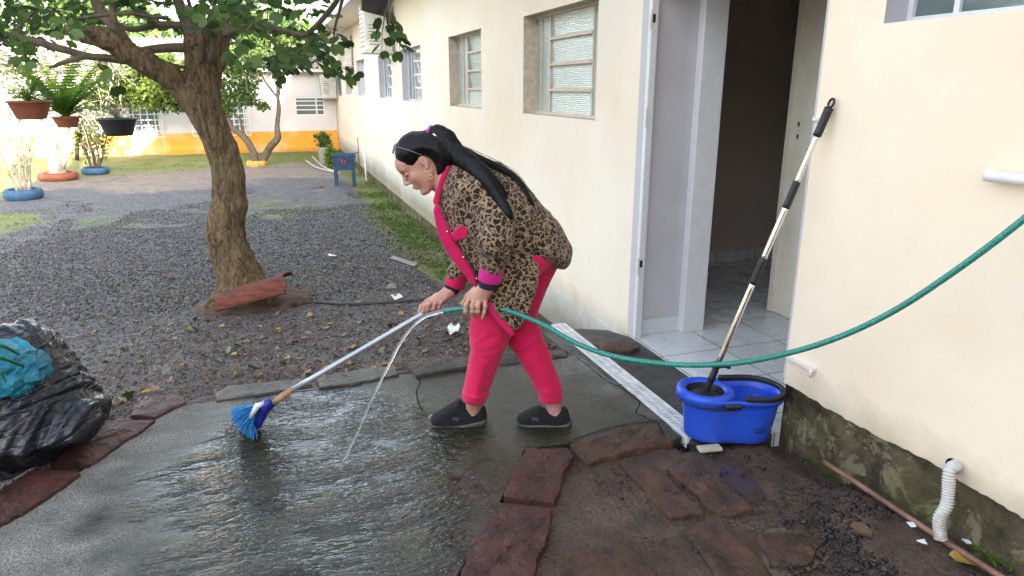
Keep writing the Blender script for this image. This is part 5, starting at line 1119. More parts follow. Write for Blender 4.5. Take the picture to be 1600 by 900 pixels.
# little ferns growing by the near wall
for a, b_, l in ((1538, 866, 'small feathery green weed against the mossy wall, left one'), (1583, 876, 'small feathery green weed at the right edge of the photo')):
    c = onground(a, b_); o = thing('weed', l, 'plant', c); b = MB()
    for k in range(7): an = k * .9 + rr.random(); frond(b, c, (math.cos(an), math.sin(an), .9), .085, 1.4, .018)
    me = bpy.data.meshes.new('plant'); me.from_pydata(b.V, [], b.F); a_ = me.color_attributes.new('tint', 'FLOAT_COLOR', 'POINT'); a_.data.foreach_set('color', np.tile([.55, .55, .55, 1], len(b.V)).astype(np.float32)); link('foliage', me, M['fern'], o)
#@@PROPS
# ------------------------------------------------------------------ bin bag
v = Vol((-2.15, 1.95, -.10), (-.60, 3.35, .95), .0105)
v.infl([(0, 512), (22, 518), (50, 534), (74, 566), (98, 602), (120, 630), (144, 654), (144, 674), (120, 694), (86, 710), (40, 735), (0, 757), (-120, 800), (-240, 790), (-280, 690), (-230, 580), (-120, 515), (-50, 500)], 2.72, .42, .40, .03, 2)
v.ell(loc(-14, 562, 2.45), (.27, .24, .13), .03, sub=True); v.cut((0, 0, 1), -.045)
def bagd(V, N):
    O_ = loc(78, 555, 2.62); du = V[:, 0] - O_[0]; dz = V[:, 2] - O_[2]; ph = np.arctan2(dz, du); rd = np.hypot(du, dz); F1 = 1 - np.abs(fbm(np.stack([ph * 3.4, rd * 1.3, V[:, 1] * 1.2], 1), 1.6, 3)) * 2.2; F2 = 1 - np.abs(fbm(np.stack([ph * 8, rd * 2.0, V[:, 1] * 1.5 + 5], 1), 1.8, 3)) * 2.2
    a = np.abs(fbm(V * [1, 1, 1] + .15 * fbm(V, 3, 2)[:, None], 4.5, 3)); q = V @ np.array([[.8, .2, -.5], [0, 1, 0], [.5, 0, .8]]).T
    b = np.abs(fbm(q * [3.5, 3, 11], 1.0, 3)); c = np.abs(fbm(V, 13, 3)); k = sst((V[:, 2] + .03) / .08)
    th = np.arctan2(V[:, 1] - 2.6, V[:, 0] + 1.25); g_ = np.abs(fbm(np.stack([th * 2.6 + V[:, 2] * 1.2, V[:, 2] * 1.1, 0 * th + 3], 1), 2.2, 3)); e_ = np.abs(fbm(np.stack([V[:, 0] * .9 + V[:, 2] * 1.6, V[:, 2] * .3 - V[:, 0] * .2, V[:, 1] * .5], 1), 3.2, 3))
    return (.032 * F1 * sst(rd / .35) + .006 * F2 * sst(rd / .2) + .018 * (.2 - a) + .02 * (.18 - g_) + .004 * (.2 - c) - .016) * (.3 + .7 * k)
bag = thing('bin_bag', 'full black plastic bin bag with open mouth, leaning on the left edging stones', 'bin bag', W(20, 720, 2.6))
link('bag', v.mesh('bag', bagd), M['bag'], bag)
v = Vol((-2.1, 2.1, .1), (-.75, 3.05, .85), .012); v.ell(loc(-30, 582, 2.62), (.235, .2, .125), .02); v.ell(loc(-24, 552, 2.74), (.2, .15, .08), .04)
me = v.mesh('contents', lambda V, N: .06 * (.3 - np.abs(fbm(V, 8, 3))) + .04 * (.3 - np.abs(fbm(V * [1, 1, 2.5], 14, 3)))); me.polygons.foreach_set('use_smooth', np.zeros(len(me.polygons), bool)); o = link('crumpled_plastic', me, M['turq']); dm = o.modifiers.new('crumple', 'DECIMATE'); dm.ratio = .2; tag(o, 'crumpled turquoise plastic sheets inside the open bin bag', 'plastic sheet')
st = thing('plastic_straps', 'shiny green plastic straps on top of the turquoise sheets in the bag', 'strap', W(20, 550, 2.5))
for pl in ([(-60, 532, 2.56), (-20, 536, 2.50), (8, 542, 2.50), (34, 556, 2.60)], [(-60, 552, 2.46), (-15, 556, 2.43), (10, 562, 2.45), (38, 572, 2.56)], [(-20, 566, 2.42), (-2, 580, 2.40), (10, 596, 2.42)]):
    P = spline([W(*q) for q in pl], 6); b = MB(); V = []
    for i_, p in enumerate(P): up_ = np.array([.1, -.1, 1]) * .008; V += [p - up_, p + up_]
    b.add(V, [(2 * i_, 2 * i_ + 2, 2 * i_ + 3, 2 * i_ + 1) for i_ in range(len(P) - 1)], True); o = b.build('strap', M['greenstrap'], st); s_ = o.modifiers.new('solid', 'SOLIDIFY'); s_.thickness = .002
# ------------------------------------------------------------------ bucket
BC = np.array([1.865, 2.405, 0.0]); bk_ = thing('mop_bucket', 'blue plastic spin mop bucket with black folded handle beside the doorway', 'bucket', BC)
BM = Matrix.Translation(BC) @ Matrix.Rotation(-YAW + .04, 4, 'Z') @ Matrix.Rotation(.03, 4, 'Y') @ Matrix.Translation((0, 0, .012))
def outline(n=96, grow=0.):
    out = []
    for k in range(n):
        a = 2 * math.pi * k / n; dx, dy = math.cos(a), math.sin(a); lo, hi = 0, .5
        for _ in range(24):
            r = (lo + hi) / 2; x, y = r * dx, r * dy; d1 = math.hypot(x + .112, y) - .120; d2 = math.hypot((x - .105) * .96, y) - .127; h = max(.15 - abs(d1 - d2), 0) / .15; d = min(d1, d2) - h * h * .15 / 4 - grow + .004
            if d < 0: lo = r
            else: hi = r
        out.append((lo * dx, lo * dy))
    return out
OL = outline(); nO = len(OL)
def loft(levels, closeb=False, closet=False):
    V = []; F = []
    for g_, sc, z in levels: ol = outline(nO, g_); V += [BM @ Vector((x * sc, y * sc, z)) for x, y in ol]
    for l_ in range(len(levels) - 1):
        for k in range(nO): F.append((l_ * nO + k, l_ * nO + (k + 1) % nO, (l_ + 1) * nO + (k + 1) % nO, (l_ + 1) * nO + k))
    if closeb: F.append(tuple(range(nO - 1, -1, -1)))
    if closet: F.append(tuple((len(levels) - 1) * nO + k for k in range(nO)))
    return V, F
HB = .215
b = MB(); V, F = loft([(-.02, .80, 0), (-.006, .84, .0), (0, .855, .012), (0, .87, .05), (0, .872, .054), (0, .95, HB - .03), (0, .955, HB - .022), (.011, .97, HB - .02), (.013, .985, HB), (.009, .985, HB + .006), (0, .965, HB + .004), (-.004, .94, HB - .03), (-.004, .86, .03), (-.03, .8, .022)], True, True); b.add(V, F, True); o = b.build('body', M['blue'], bk_)
b = MB(); RX = BM.to_3x3(); c = BM @ Vector((-.118, 0, HB + .004))
b.lathe([(.085, .0), (.092, .010), (.108, .016), (.124, .010), (.130, -.006), (.128, -.03), (.1, -.04)], c, 48, RX); b.build('basket_rim', M['blue'], bk_)
b = MB(); b.lathe([(.093, .006), (.088, -.02), (.080, -.035), (.03, -.040), (.026, -.026), (0, -.022)], c, 40, RX)
for k in range(16): a = k * math.pi / 8; b.box((.03, -.003, -.04), (.083, .003, -.030), Matrix.Translation(c) @ RX.to_4x4() @ Matrix.Rotation(a, 4, 'Z'))
b.build('basket', M['black'], bk_)
def rimtube(a0, a1, g_, z, rad, n=40, rv=None):
    P = []
    ol = outline(720, g_)
    for k in range(n): a = a0 + (a1 - a0) * k / (n - 1); i_ = int((a % (2 * math.pi)) / (2 * math.pi) * 720) % 720; P.append(BM @ Vector((ol[i_][0], ol[i_][1], z)))
    return P
b = MB(); P = rimtube(math.radians(-78), math.radians(100), .001, HB + .016, .01); b.tube(P, [.0115] * len(P), 10); b.tube([p - Vector((0, 0, .008)) for p in P], [.011] * len(P), 10); b.build('handle', M['black'], bk_)
b = MB(); P = rimtube(math.radians(150), math.radians(262), .007, HB - .032, .01); b.tube(P, [.0055] * len(P), 8); q = rimtube(math.radians(243), math.radians(272), .008, HB - .018, .01, 8); b.tube(q, [.014] * 8, 8); b.build('handle_pivot', M['black'], bk_)
b = MB()
for r_ in range(2):
    for k in range(9 - 3 * r_):
        P = rimtube(math.radians(305 + k * 2.1 + r_ * 3), math.radians(306.3 + k * 2.1 + r_ * 3), -.0115 if r_ == 0 else -.012, .078 - r_ * .012, .01, 2); b.tube(P, .0022, 5)
b.build('printed_mark', M['navy'], bk_)
b = MB(); p0 = G(1112, 706); b.box((-.055, -.02, 0), (.05, .025, .016), Matrix.Translation(p0 + [0, .012, .002]) @ Matrix.Rotation(-.15, 4, 'Z')); tag(b.build('foam_wedge', M['styro'], bevel=.004), 'dirty white foam piece propping up the left end of the blue bucket', 'foam')
# ------------------------------------------------------------------ mop leaning on the wall
mp = thing('spin_mop', 'steel spin mop with black grips standing in the blue bucket, leaning on wall', 'mop', np.array(c)); A = np.array(c) + [0, 0, -.02]; B = WX(1298, 163, XW - .022)
def tpy(py):
    lo, hi = 0., 1.05
    for _ in range(30):
        m_ = (lo + hi) / 2
        if proj(A + (B - A) * m_)[1] > py: lo = m_
        else: hi = m_
    return lo
def seg(y0, y1, r, m, nm, r2=None):
    b = MB(); a, e = tpy(y0), tpy(y1); n = 8; b.tube([A + (B - A) * (a + (e - a) * k / n) for k in range(n + 1)], [r + ((r2 or r) - r) * k / n for k in range(n + 1)], 16); return b.build(nm, m, mp)
seg(575, 432, .0125, M['chrome'], 'lower_tube'); seg(410, 318, .0125, M['chrome'], 'middle_tube'); seg(290, 208, .0105, M['chrome'], 'upper_tube')
seg(444, 404, .0155, M['black'], 'grip'); seg(325, 284, .0155, M['black'], 'grip'); seg(213, 168, .0165, M['black'], 'grip', .0175)
seg(616, 590, .011, M['black'], 'joint', .016); seg(594, 568, .017, M['black'], 'joint', .013)
d = (B - A) / np.linalg.norm(B - A); t0 = A + (B - A) * tpy(166); s_ = np.cross(d, [1, 0, 0]); s_ /= np.linalg.norm(s_); b = MB(); b.tube([t0 + s_ * .0125 * math.cos(a) + d * (.012 + .017 * math.sin(a)) for a in np.linspace(0, 2 * math.pi, 20)[:-1]], .0052, 8, closed=True); b.build('hanging_loop', M['black'], mp)
t0 = A + (B - A) * tpy(570); b = MB(); b.box((-.03, -.02, -.011), (.022, .02, .011), Matrix.Translation(t0)); b.tube([t0 + [.01, 0, 0], t0 + [.055, -.02, -.012]], .010, 8); b.build('clamp', M['black'], mp, bevel=.003)
b = MB(); b.lathe([(0, .02), (.03, .018), (.07, .004), (.078, -.004), (.06, -.012)], A + [0, 0, .0], 24, RX); b.build('mop_head', M['black'], mp)
# ------------------------------------------------------------------ hose and falling water
HP = [(693, 486, 2.86), (715, 483, 2.845), (748, 482, 2.83), (790, 484.5, 2.80), (850, 508, 2.74), (900, 536, 2.66), (960, 557, 2.58), (1040, 568.5, 2.48), (1110, 570, 2.40), (1180, 563, 2.32), (1280, 538, 2.22), (1380, 495, 2.12), (1480, 432, 2.03), (1600, 342, 1.93), (1720, 235, 1.86)]
P = spline([W(*q) for q in HP], 10); hz = thing('water_hose', 'green reinforced water hose hanging from the hand to the right edge of the photo', 'hose', P[0])
b = MB(); b.tube(P, .0103, 16); b.build('hose', M['hose'], hz)
WP = [(697, 485, 2.86), (680, 489, 2.85), (662, 496, 2.84), (645, 510, 2.82), (626, 535, 2.80), (605, 575, 2.76), (582, 622, 2.72), (562, 668, 2.69), (547, 700, 2.665), (534, 724, 2.65)]
P = spline([W(*q) for q in WP], 10); n = len(P); P = [p + .0022 * (i_ / n) * np.array([vnoise(p, 40), vnoise(p, 40, 5), vnoise(p, 40, 9)]) for i_, p in enumerate(P)]
b = MB(); b.tube(P, [.0085 * (1 - .58 * (i_ / n) ** .6) * (1 + .22 * vnoise(p, 60)) for i_, p in enumerate(P)], 10); tag(b.build('water_stream', M['water']), 'thin clear stream of water falling from the hose end to the wet path', 'water')
b = MB()
for k in range(150):
    a = rr.uniform(0, 6.28); r = abs(rr.gauss(0, .055)); q = P[-1] + [r * math.cos(a), r * math.sin(a), .004 + rr.random() ** 2 * .05]; s_ = rr.uniform(.0008, .0028); b.lathe([(0, -s_), (s_, 0), (0, s_)], q, 6)
tag(b.build('water_splash', M['water']), kind='stuff')
# ------------------------------------------------------------------ broom
br_ = thing('broom', 'long grey handled broom with bright blue bristles scrubbing the wet path', 'broom', W(405, 660, 2.88))
A = W(742, 443, 3.13); B = W(450, 613, 2.945); b = MB(); b.tube([A + (B - A) * k / 6 for k in range(7)], .0122, 16); b.build('pole', M['alu'], br_)
C2 = W(424, 632, 2.92); b = MB(); b.tube([B + (B - A) * -.02, B, (B + C2) / 2, C2], [.0145, .0165, .0155, .013], 14); b.build('socket', M['wood'], br_)
hd = loc(407, 645, 2.895); 
v = Vol(hd - .14, hd + .14, .004); R1 = np.array([[.42, .2, .88], [0, 1, 0], [-.88, 0, .42]]); 
v.cone(loc(418, 630, 2.83), loc(402, 664, 2.86), .022, .020, .01); v.cone(loc(416, 632, 2.97), loc(402, 662, 2.95), .022, .020, .01); v.cone(loc(414, 636, 2.83), loc(412, 638, 2.97), .022, .022, .02); v.cone(loc(424, 632, 2.92), loc(410, 645, 2.9), .017, .02, .02)
link('brush_block', v.mesh('block'), M['brushblue'], br_)
b = MB(); b.tube([W(398, 638, 2.81), W(407, 632, 2.82), W(415, 632, 2.83)], .008, 8); b.tube([W(392, 652, 2.82), W(402, 634, 2.80), W(412, 630, 2.82)], [.010, .014, .010], 10); b.build('block_cap', M['paper'], br_)
b = MB()
for k in range(620):
    s_ = rr.random(); tw_ = rr.uniform(-1, 1); r0 = np.array(W(409 - 14 * s_, 634 + 28 * s_, 2.90 + .065 * tw_)); tx = 362 + 8 * abs(tw_) + 30 * s_ ** 1.6 + rr.gauss(0, 3.5); ty = 640 + 46 * s_ ** .8 + rr.gauss(0, 2.5); r1 = np.array(W(tx, ty, 2.885 + .095 * tw_)); 
    if r1[2] < .004: r1[2] = .004
    mid = (r0 + r1) / 2 + [0, 0, .012 + rr.gauss(0, .003)]; b.tube([r0, mid, r1], [.0022, .0019, .0012], 4, cap=False)
b.build('bristles', M['bristle'], br_)
# ------------------------------------------------------------------ woman
per = thing('person', 'woman in leopard print jacket and pink trousers bending to scrub with a broom', 'person', G(790, 665))
lo, hi = (-.62, 2.55, -.02), (.36, 3.38, 1.42); HH = .0036
B_ = Vol((-.62, 2.66, -.01), (.34, 3.30, 1.40), HH)
f = np.array([-.757, 0, -.653]); hU = np.array([-.653, 0, .757]); an = math.radians(10); lt = np.array([0, -1., 0]); f2 = f * math.cos(an) + lt * math.sin(an); lt = np.cross(hU, f2); f = f2
if lt[1] > 0: lt = -lt
RH = np.array([f, lt, hU]); HCn = loc(657, 253, 2.97)
def hp_(a, b_, c_): return HCn + a * f + b_ * lt + c_ * hU
def he(c_, r, k=.015, sub=False): B_.ell(hp_(*c_), r, k, RH, sub)
def hc(a, b_, ra, rb, k=.012, sub=False): B_.cone(hp_(*a), hp_(*b_), ra, rb, k, sub)
# neck, torso, limbs first
B_.cone(hp_(-.03, 0, -.03), loc(712, 285, 3.0), .052, .058, .03)
B_.cone(loc(712, 285, 3.0), loc(822, 375, 3.0), .10, .09, .05); B_.cone(loc(822, 375, 2.97), loc(830, 385, 3.04), .085, .085, .05)
B_.chain([loc(828, 395, 2.96), loc(765, 520, 2.93), loc(742, 625, 2.985), loc(738, 648, 2.995)], [.06, .055, .036, .033], .03)
B_.chain([loc(832, 395, 3.04), loc(818, 520, 3.04), loc(862, 618, 3.005), loc(868, 650, 3.0)], [.06, .055, .036, .033], .03)
B_.cone(loc(738, 648, 2.995), loc(690, 656, 3.0), .034, .02, .02); B_.cone(loc(868, 650, 3.0), loc(822, 657, 3.0), .034, .02, .02)
B_.chain([loc(740, 300, 2.90), loc(772, 372, 2.765), loc(765, 440, 2.80)], [.045, .038, .027], .02); B_.chain([loc(735, 300, 3.14), loc(742, 390, 3.20), loc(704, 452, 3.12)], [.045, .038, .027], .02)
# head
he((-.012, 0, .022), (.094, .075, .090)); he((.030, 0, -.040), (.061, .057, .072), .02)
he((.050, 0, .035), (.048, .06, .045), .02)
for s_ in (-1, 1):
    hc((.0, .052 * s_, -.055), (.055, .018 * s_, -.103), .017, .015, .02); he((.056, .034 * s_, -.030), (.024, .022, .024), .015)
    he((.083, .030 * s_, .002), (.014, .016, .010), .010, True); he((.0735, .0305 * s_, .000), (.0125, .0135, .0115), .003)
    hc((.085, .012 * s_, .020), (.074, .046 * s_, .021), .0075, .006, .010)
    hc((.0865, .020 * s_, -.0035), (.076, .044 * s_, -.004), .0028, .0022, .003)       # lowered lid edge
    he((.096, .0125 * s_, -.034), (.009, .007, .007), .006)
    # ear
    he((-.012, .074 * s_, -.008), (.0155, .008, .027), .006); he((-.009, .083 * s_, -.002), (.0085, .006, .015), .004, True); hc((-.004, .080 * s_, -.018), (-.008, .081 * s_, .004), .0028, .0028, .004); he((-.004, .077 * s_, -.034), (.008, .006, .009), .005)
he((.070, 0, -.102), (.020, .022, .016), .016)
hc((.087, 0, .012), (.107, 0, -.024), .0085, .0095, .010); he((.1065, 0, -.028), (.0095, .010, .0085), .008); he((.0995, .006, -.040), (.005, .004, .003), .003, True); he((.0995, -.006, -.040), (.005, .004, .003), .003, True)
he((.0885, 0, -.0585), (.0105, .022, .0055), .006); he((.0865, 0, -.0705), (.0105, .020, .0062), .006); he((.097, 0, -.0645), (.010, .016, .0014), .002, True)
# near (left) hand over the hose
def hand(chains, palm, k=.007):
    for a, b_, ra, rb in palm: B_.cone(a, b_, ra, rb, .016)
    for P_, R_ in chains: B_.chain(P_, R_, k)
hand([([loc(733, 466, 2.815), loc(728, 477, 2.795), loc(727.5, 487, 2.795), loc(731, 494, 2.815)], [.0095, .0092, .0085, .0072]),
      ([loc(741, 468, 2.805), loc(738, 477, 2.785), loc(738, 487, 2.785), loc(741, 494, 2.81)], [.0098, .0095, .0088, .0075]),
      ([loc(749, 469, 2.80), loc(746.5, 478, 2.782), loc(746.5, 487, 2.785), loc(749, 493, 2.81)], [.0096, .0093, .0086, .0074]),
      ([loc(758, 468, 2.80), loc(758, 478, 2.785), loc(756.5, 488, 2.785), loc(753.5, 498, 2.79)], [.0088, .0082, .0074, .0055]),
      ([loc(742, 452, 2.83), loc(731, 462, 2.85), loc(724, 474, 2.855), loc(727, 484, 2.858)], [.014, .0115, .010, .008])],
     [(loc(760, 446, 2.80), loc(734, 464, 2.818), .024, .013), (loc(762, 448, 2.80), loc(742, 467, 2.808), .022, .014), (loc(764, 448, 2.80), loc(750, 467, 2.803), .022, .014), (loc(766, 450, 2.80), loc(758, 467, 2.803), .02, .013)])
# far (right) hand round the broom pole
def onp(py, dw=0, dz=0):
    t_ = (py - 443) / (613 - 443); return w2l(A0 + (B0 - A0) * t_)
A0, B0 = W(742, 443, 3.13), W(450, 613, 2.945)
hand([([loc(683, 466, 3.09), loc(671, 475, 3.065), loc(668, 484, 3.07), loc(672, 489, 3.09)], [.0098, .0095, .0088, .0075]),
      ([loc(677, 469, 3.10), loc(664, 478, 3.07), loc(661, 487, 3.07), loc(666, 492, 3.09)], [.0098, .0095, .0088, .0075]),
      ([loc(690, 466, 3.085), loc(680, 474, 3.055), loc(677, 483, 3.06), loc(681, 487, 3.085)], [.0096, .0092, .0085, .0074]),
      ([loc(696, 467, 3.08), loc(689, 473, 3.055), loc(686, 480, 3.06), loc(689, 484, 3.08)], [.0088, .0082, .0074, .006]),
      ([loc(684, 461, 3.13), loc(668, 470, 3.14), loc(658, 479, 3.12), loc(655, 487, 3.10)], [.013, .0112, .010, .008])],
     [(loc(703, 455, 3.11), loc(680, 468, 3.11), .024, .015), (loc(704, 457, 3.10), loc(692, 468, 3.10), .022, .014), (loc(702, 453, 3.115), loc(676, 470, 3.115), .021, .013)])
def skd(V, N): return .0004 * fbm(V, 60, 2)
link('body', B_.mesh('body', skd), M['skin'], per)
# brows, lashes, lips
for s_ in (-1, 1):
    b = MB(); b.tube([l2w(hp_(*q)) for q in ((.0945, .012 * s_, .019), (.0925, .026 * s_, .0255), (.082, .046 * s_, .022))], [.0022, .0024, .001], 6); b.build('eyebrow', M['hair'], per)
    b = MB(); b.tube([l2w(hp_(*q)) for q in ((.0895, .017 * s_, -.0045), (.0885, .030 * s_, -.0065), (.0795, .0455 * s_, -.0045))], [.0010, .0016, .0009], 6); b.build('eyelash', M['hair'], per)
b = MB(); b.tube([l2w(hp_(*q)) for q in ((.0915, -.015, -.0665), (.0965, -.006, -.0645), (.0975, 0, -.0645), (.0965, .006, -.0645), (.0915, .015, -.0665))], [.0012, .0028, .0032, .0028, .0012], 8); b.build('lips', simple('lips', (.42, .15, .13), .45, var=.05), per)
# hair
H_ = Vol((-.56, 2.80, .9), (.25, 3.16, 1.42), .0042)
H_.infl([(619, 246), (617, 232), (624, 218), (634, 209), (645, 205), (660, 205), (668, 207), (690, 212), (706, 226), (712, 245), (708, 262), (700, 274), (690, 272), (684, 282), (681, 268), (679, 254), (671, 248), (664, 249), (659, 259), (650, 264), (638, 263), (626, 256)], 2.965, .094, .075, .01, 2)
H_.chain([loc(672, 210, 2.965), loc(684, 208, 2.965), loc(697, 218, 2.96), loc(709, 236, 2.95), loc(722, 248, 2.92)], [.018, .030, .036, .036, .036], .03)
link('hair', H_.mesh('hair', lambda V, N: .0028 * fbm(V @ np.array([[.6, 0, .8], [0, 1, 0], [-.8, 0, .6]]).T * [1, 7, 7], 12, 3) + .003 * fbm(V, 12, 2)), M['hair'], per)
# jacket
J = Vol((-.36, 2.60, .55), (.40, 3.40, 1.36), .0045)
J.infl([(686, 292), (688, 275), (697, 254), (712, 243), (735, 241), (762, 246), (795, 261), (826, 290), (851, 322), (873, 350), (890, 376), (895, 394), (890, 412), (877, 420), (858, 410), (838, 420), (800, 448), (765, 458), (748, 440), (732, 418), (712, 392), (696, 362), (686, 330)], 3.0, .185, .19, .03, 2)
J.cone(loc(745, 300, 2.87), loc(740, 300, 3.13), .085, .085, .05)
J.infl([(770, 418), (800, 405), (843, 402), (842, 440), (834, 470), (825, 493), (804, 520), (783, 497), (766, 474)], 2.825, .024, .02, .02, 1)
J.infl([(790, 418), (850, 402), (842, 440), (830, 466), (800, 480)], 3.16, .03, .02, .02, 1)
J.chain([loc(752, 305, 2.87), loc(775, 345, 2.80), loc(774, 378, 2.76), loc(769, 420, 2.80)], [.082, .074, .070, .050], .018)
J.chain([loc(738, 305, 3.12), loc(742, 392, 3.20), loc(716, 426, 3.12)], [.075, .068, .052], .02)
def jd(V, N):
    d1 = fbm(V * [1.0, .7, 1.0], 9, 3); ax = np.array(loc(772, 375, 2.76)); near = np.exp(-(((V - ax) / [.12, .1, .13]) ** 2).sum(1)); s_ = V @ np.array([.35, .1, .93]); fold = np.abs(fbm(np.stack([s_ * 3.2, V[:, 0] * .8, V[:, 1]], 1), 9, 2))
    return .009 * d1 + near * .022 * (.25 - fold) + .020 * (.2 - np.abs(fbm(V @ np.array([[.7, 0, .7], [0, .6, 0], [-.7, 0, .7]]).T * [.5, 1, 1.8], 7, 2)))
JA = J.A.copy(); jk = link('jacket', J.mesh('jacket', jd), M['leopard'], per); J.A = JA
# long ponytail lying over the back
def on(px, py, up_=.012): p = J.hit(px, py, 2.55, 3.3); return p - np.array([0, up_, 0])
T_ = Vol((-.38, 2.60, .9), (.36, 3.2, 1.40), .0042)
def lay(pp, r0, r1, lift, k=.03):
    Q = [np.array(q_) for q_ in spline([np.array([a, c_, 0.]) for a, c_ in pp], 5)]; H3 = [J.hit(q_[0], q_[1], 2.55, 3.3)[1] for q_ in Q]; H3 = np.convolve(np.pad(H3, 3, 'edge'), np.ones(7) / 7, 'valid'); n_ = len(Q)
    T_.chain([loc(q_[0], q_[1], w_ - lift * (1 - i_ / n_)) for i_, (q_, w_) in enumerate(zip(Q, H3))], [r0 + (r1 - r0) * (i_ / n_) ** .8 for i_ in range(n_)], k)
T_.chain([loc(704, 232, 2.94), loc(716, 243, 2.92), loc(728, 252, 2.88)], [.034, .034, .030], .03)
lay([(724, 250), (742, 263), (759, 281), (775, 304), (788, 324), (797, 341)], .029, .003, .008); lay([(722, 243), (738, 255), (756, 268), (776, 290), (790, 312)], .022, .003, .004)
lay([(722, 240), (745, 249), (775, 261), (803, 278), (820, 300), (835, 324)], .020, .003, .0, .02)

link('ponytail', T_.mesh('ponytail', lambda V, N: .0016 * fbm(V @ np.array([[.7, 0, .7], [0, 1, 0], [-.7, 0, .7]]).T * [7, 7, 1], 22, 3)), M['hair'], per)
b = MB(); c_ = loc(669, 206, 2.965); ring = [l2w(c_ + .024 * (math.cos(a) * np.array([0, 1, 0]) + math.sin(a) * np.array([.45, 0, .9]))) for a in np.linspace(0, 2 * math.pi, 25)[:-1]]; b.tube(ring, .0065, 8, closed=True); b.build('hair_tie', M['tie'], per)
b = MB(); b.tube([W(677, 209, 2.925), W(680, 212, 2.922), W(684, 213, 2.925)], .004, 6); b.build('hair_clip', M['paper'], per)
# pink placket, collar, pocket flap, cuffs
Pk = Vol((-.40, 2.60, .55), (.25, 3.40, 1.34), .004)
def strip(pts, wd, off):
    Q = [J.hit(a, c_, 2.55, 3.3) for a, c_ in pts]; Pk.chain([q - np.array([0, off, 0]) for q in Q], [wd] * len(Q), .006)
Pk.infl([(679, 318), (688, 314), (697, 332), (710, 362), (730, 396), (744, 418), (749, 434), (744, 442), (722, 414), (698, 384), (684, 350)], 2.965, .105, .005, .004, 1)
link('placket', Pk.mesh('placket', lambda V, N: .003 * fbm(V, 14, 2)), M['pinkcloth'], per)
Ck = Vol((-.40, 2.70, 1.0), (.1, 3.30, 1.34), .004)
Ck.infl([(694, 262), (701, 257), (704, 266), (694, 286), (689, 306), (687, 322), (675, 318), (681, 298), (687, 280)], 2.92, .022, .006, .006, 1); Ck.infl([(694, 262), (701, 257), (704, 266), (694, 286), (689, 304), (681, 302), (687, 280)], 3.04, .022, .006, .006, 1)
Ck.chain([loc(699, 262, 2.91), loc(712, 256, 2.96), loc(712, 256, 3.04), loc(699, 262, 3.06)], [.012, .014, .014, .012], .01)
link('collar', Ck.mesh('collar'), M['pinkcloth'], per)
F_ = Vol((-.32, 2.6, .8), (.05, 3.1, 1.15), .0035); q = J.hit(722, 362); F_.infl([(704, 365), (722, 350), (737, 358), (737, 362), (726, 373), (711, 376)], q[1] + .008, .014, .003, .005, 0); link('pocket_flap', F_.mesh('pocket_flap'), M['pinkcloth'], per)
b = MB()
for a, c_ in ((699, 362), (724, 402), (745, 435)): b.lathe([(0, .004), (.004, .003), (.005, 0), (.004, -.003)], W(a, c_, 2.852), 12, Matrix.Rotation(math.pi / 2, 3, 'X'))
b.build('buttons', M['chrome'], per)
def cuff(nm, a, c_, ra, rb, m, th=.004):
    a, c_ = l2w(a), l2w(c_); b = MB(); n = 9; P = [a + (c_ - a) * k / n for k in range(n + 1)]; R_ = [ra + (rb - ra) * k / n + .0012 * math.sin(k * 2) for k in range(n + 1)]; b.tube([P[0]] + P + [P[-1]] + P[::-1], [R_[0] - th] + R_ + [R_[-1] - th] + [r - th - .001 for r in R_[::-1]], 28, cap=False); return b.build(nm, m, per)
cuff('cuff', loc(770, 414, 2.795), loc(765, 439, 2.80), .052, .050, M['magenta']); cuff('inner_cuff', loc(767, 428, 2.80), loc(762.5, 449.5, 2.80), .043, .0415, M['navy'])
cuff('cuff', loc(718, 424, 3.125), loc(709, 447, 3.12), .050, .048, M['pinkcloth']); cuff('inner_cuff', loc(713, 437, 3.12), loc(705, 455, 3.12), .040, .037, M['navy'])
# jacket lining edge of hanging flap
L2 = Vol((-.2, 2.6, .5), (.2, 3.0, .9), .004); L2.infl([(762, 470), (769, 472), (786, 495), (806, 519), (801, 526), (794, 522), (774, 500), (762, 484)], 2.815, .012, .008, .005, 1); link('hem_lining', L2.mesh('hem_lining'), M['pinkcloth'], per)
# trousers: one continuous garment
TR = Vol((-.34, 2.66, .05), (.36, 3.32, 1.12), .0045)
TR.infl([(742, 470), (735, 490), (733, 512), (736, 545), (730, 578), (723, 610), (721, 626), (730, 632), (745, 636), (757, 633), (763, 622), (770, 592), (783, 562), (793, 532), (806, 500), (832, 450), (850, 410), (820, 380), (780, 400), (755, 440)], 2.945, .088, .085, .03, 2, -.10, .35)
TR.infl([(800, 440), (778, 500), (786, 525), (800, 545), (818, 572), (834, 600), (842, 620), (844, 628), (862, 631), (881, 627), (879, 605), (868, 575), (858, 545), (847, 518), (840, 500), (848, 470), (866, 430), (878, 405), (860, 380), (820, 390)], 3.035, .088, .085, .03, 2, .04, .35)
TR.cone(loc(842, 388, 2.96), loc(842, 388, 3.06), .095, .095, .05)
TR.cut((0, 0, 1), .12)
def td(V, N):
    k = np.exp(-((V[:, 2] - .17) / .07) ** 2); kn = np.exp(-((V[:, 2] - .47) / .12) ** 2)
    return .008 * fbm(V, 7, 3) + .020 * k * (.2 - np.abs(fbm(V * [.6, .6, 2.6], 9, 2))) + .024 * kn * (.2 - np.abs(fbm(V @ np.array([[.8, 0, .5], [0, .6, 0], [-.5, 0, .8]]).T * [.7, 1, 2.2], 7, 2)))
link('trousers', TR.mesh('trousers', td), M['pink'], per)
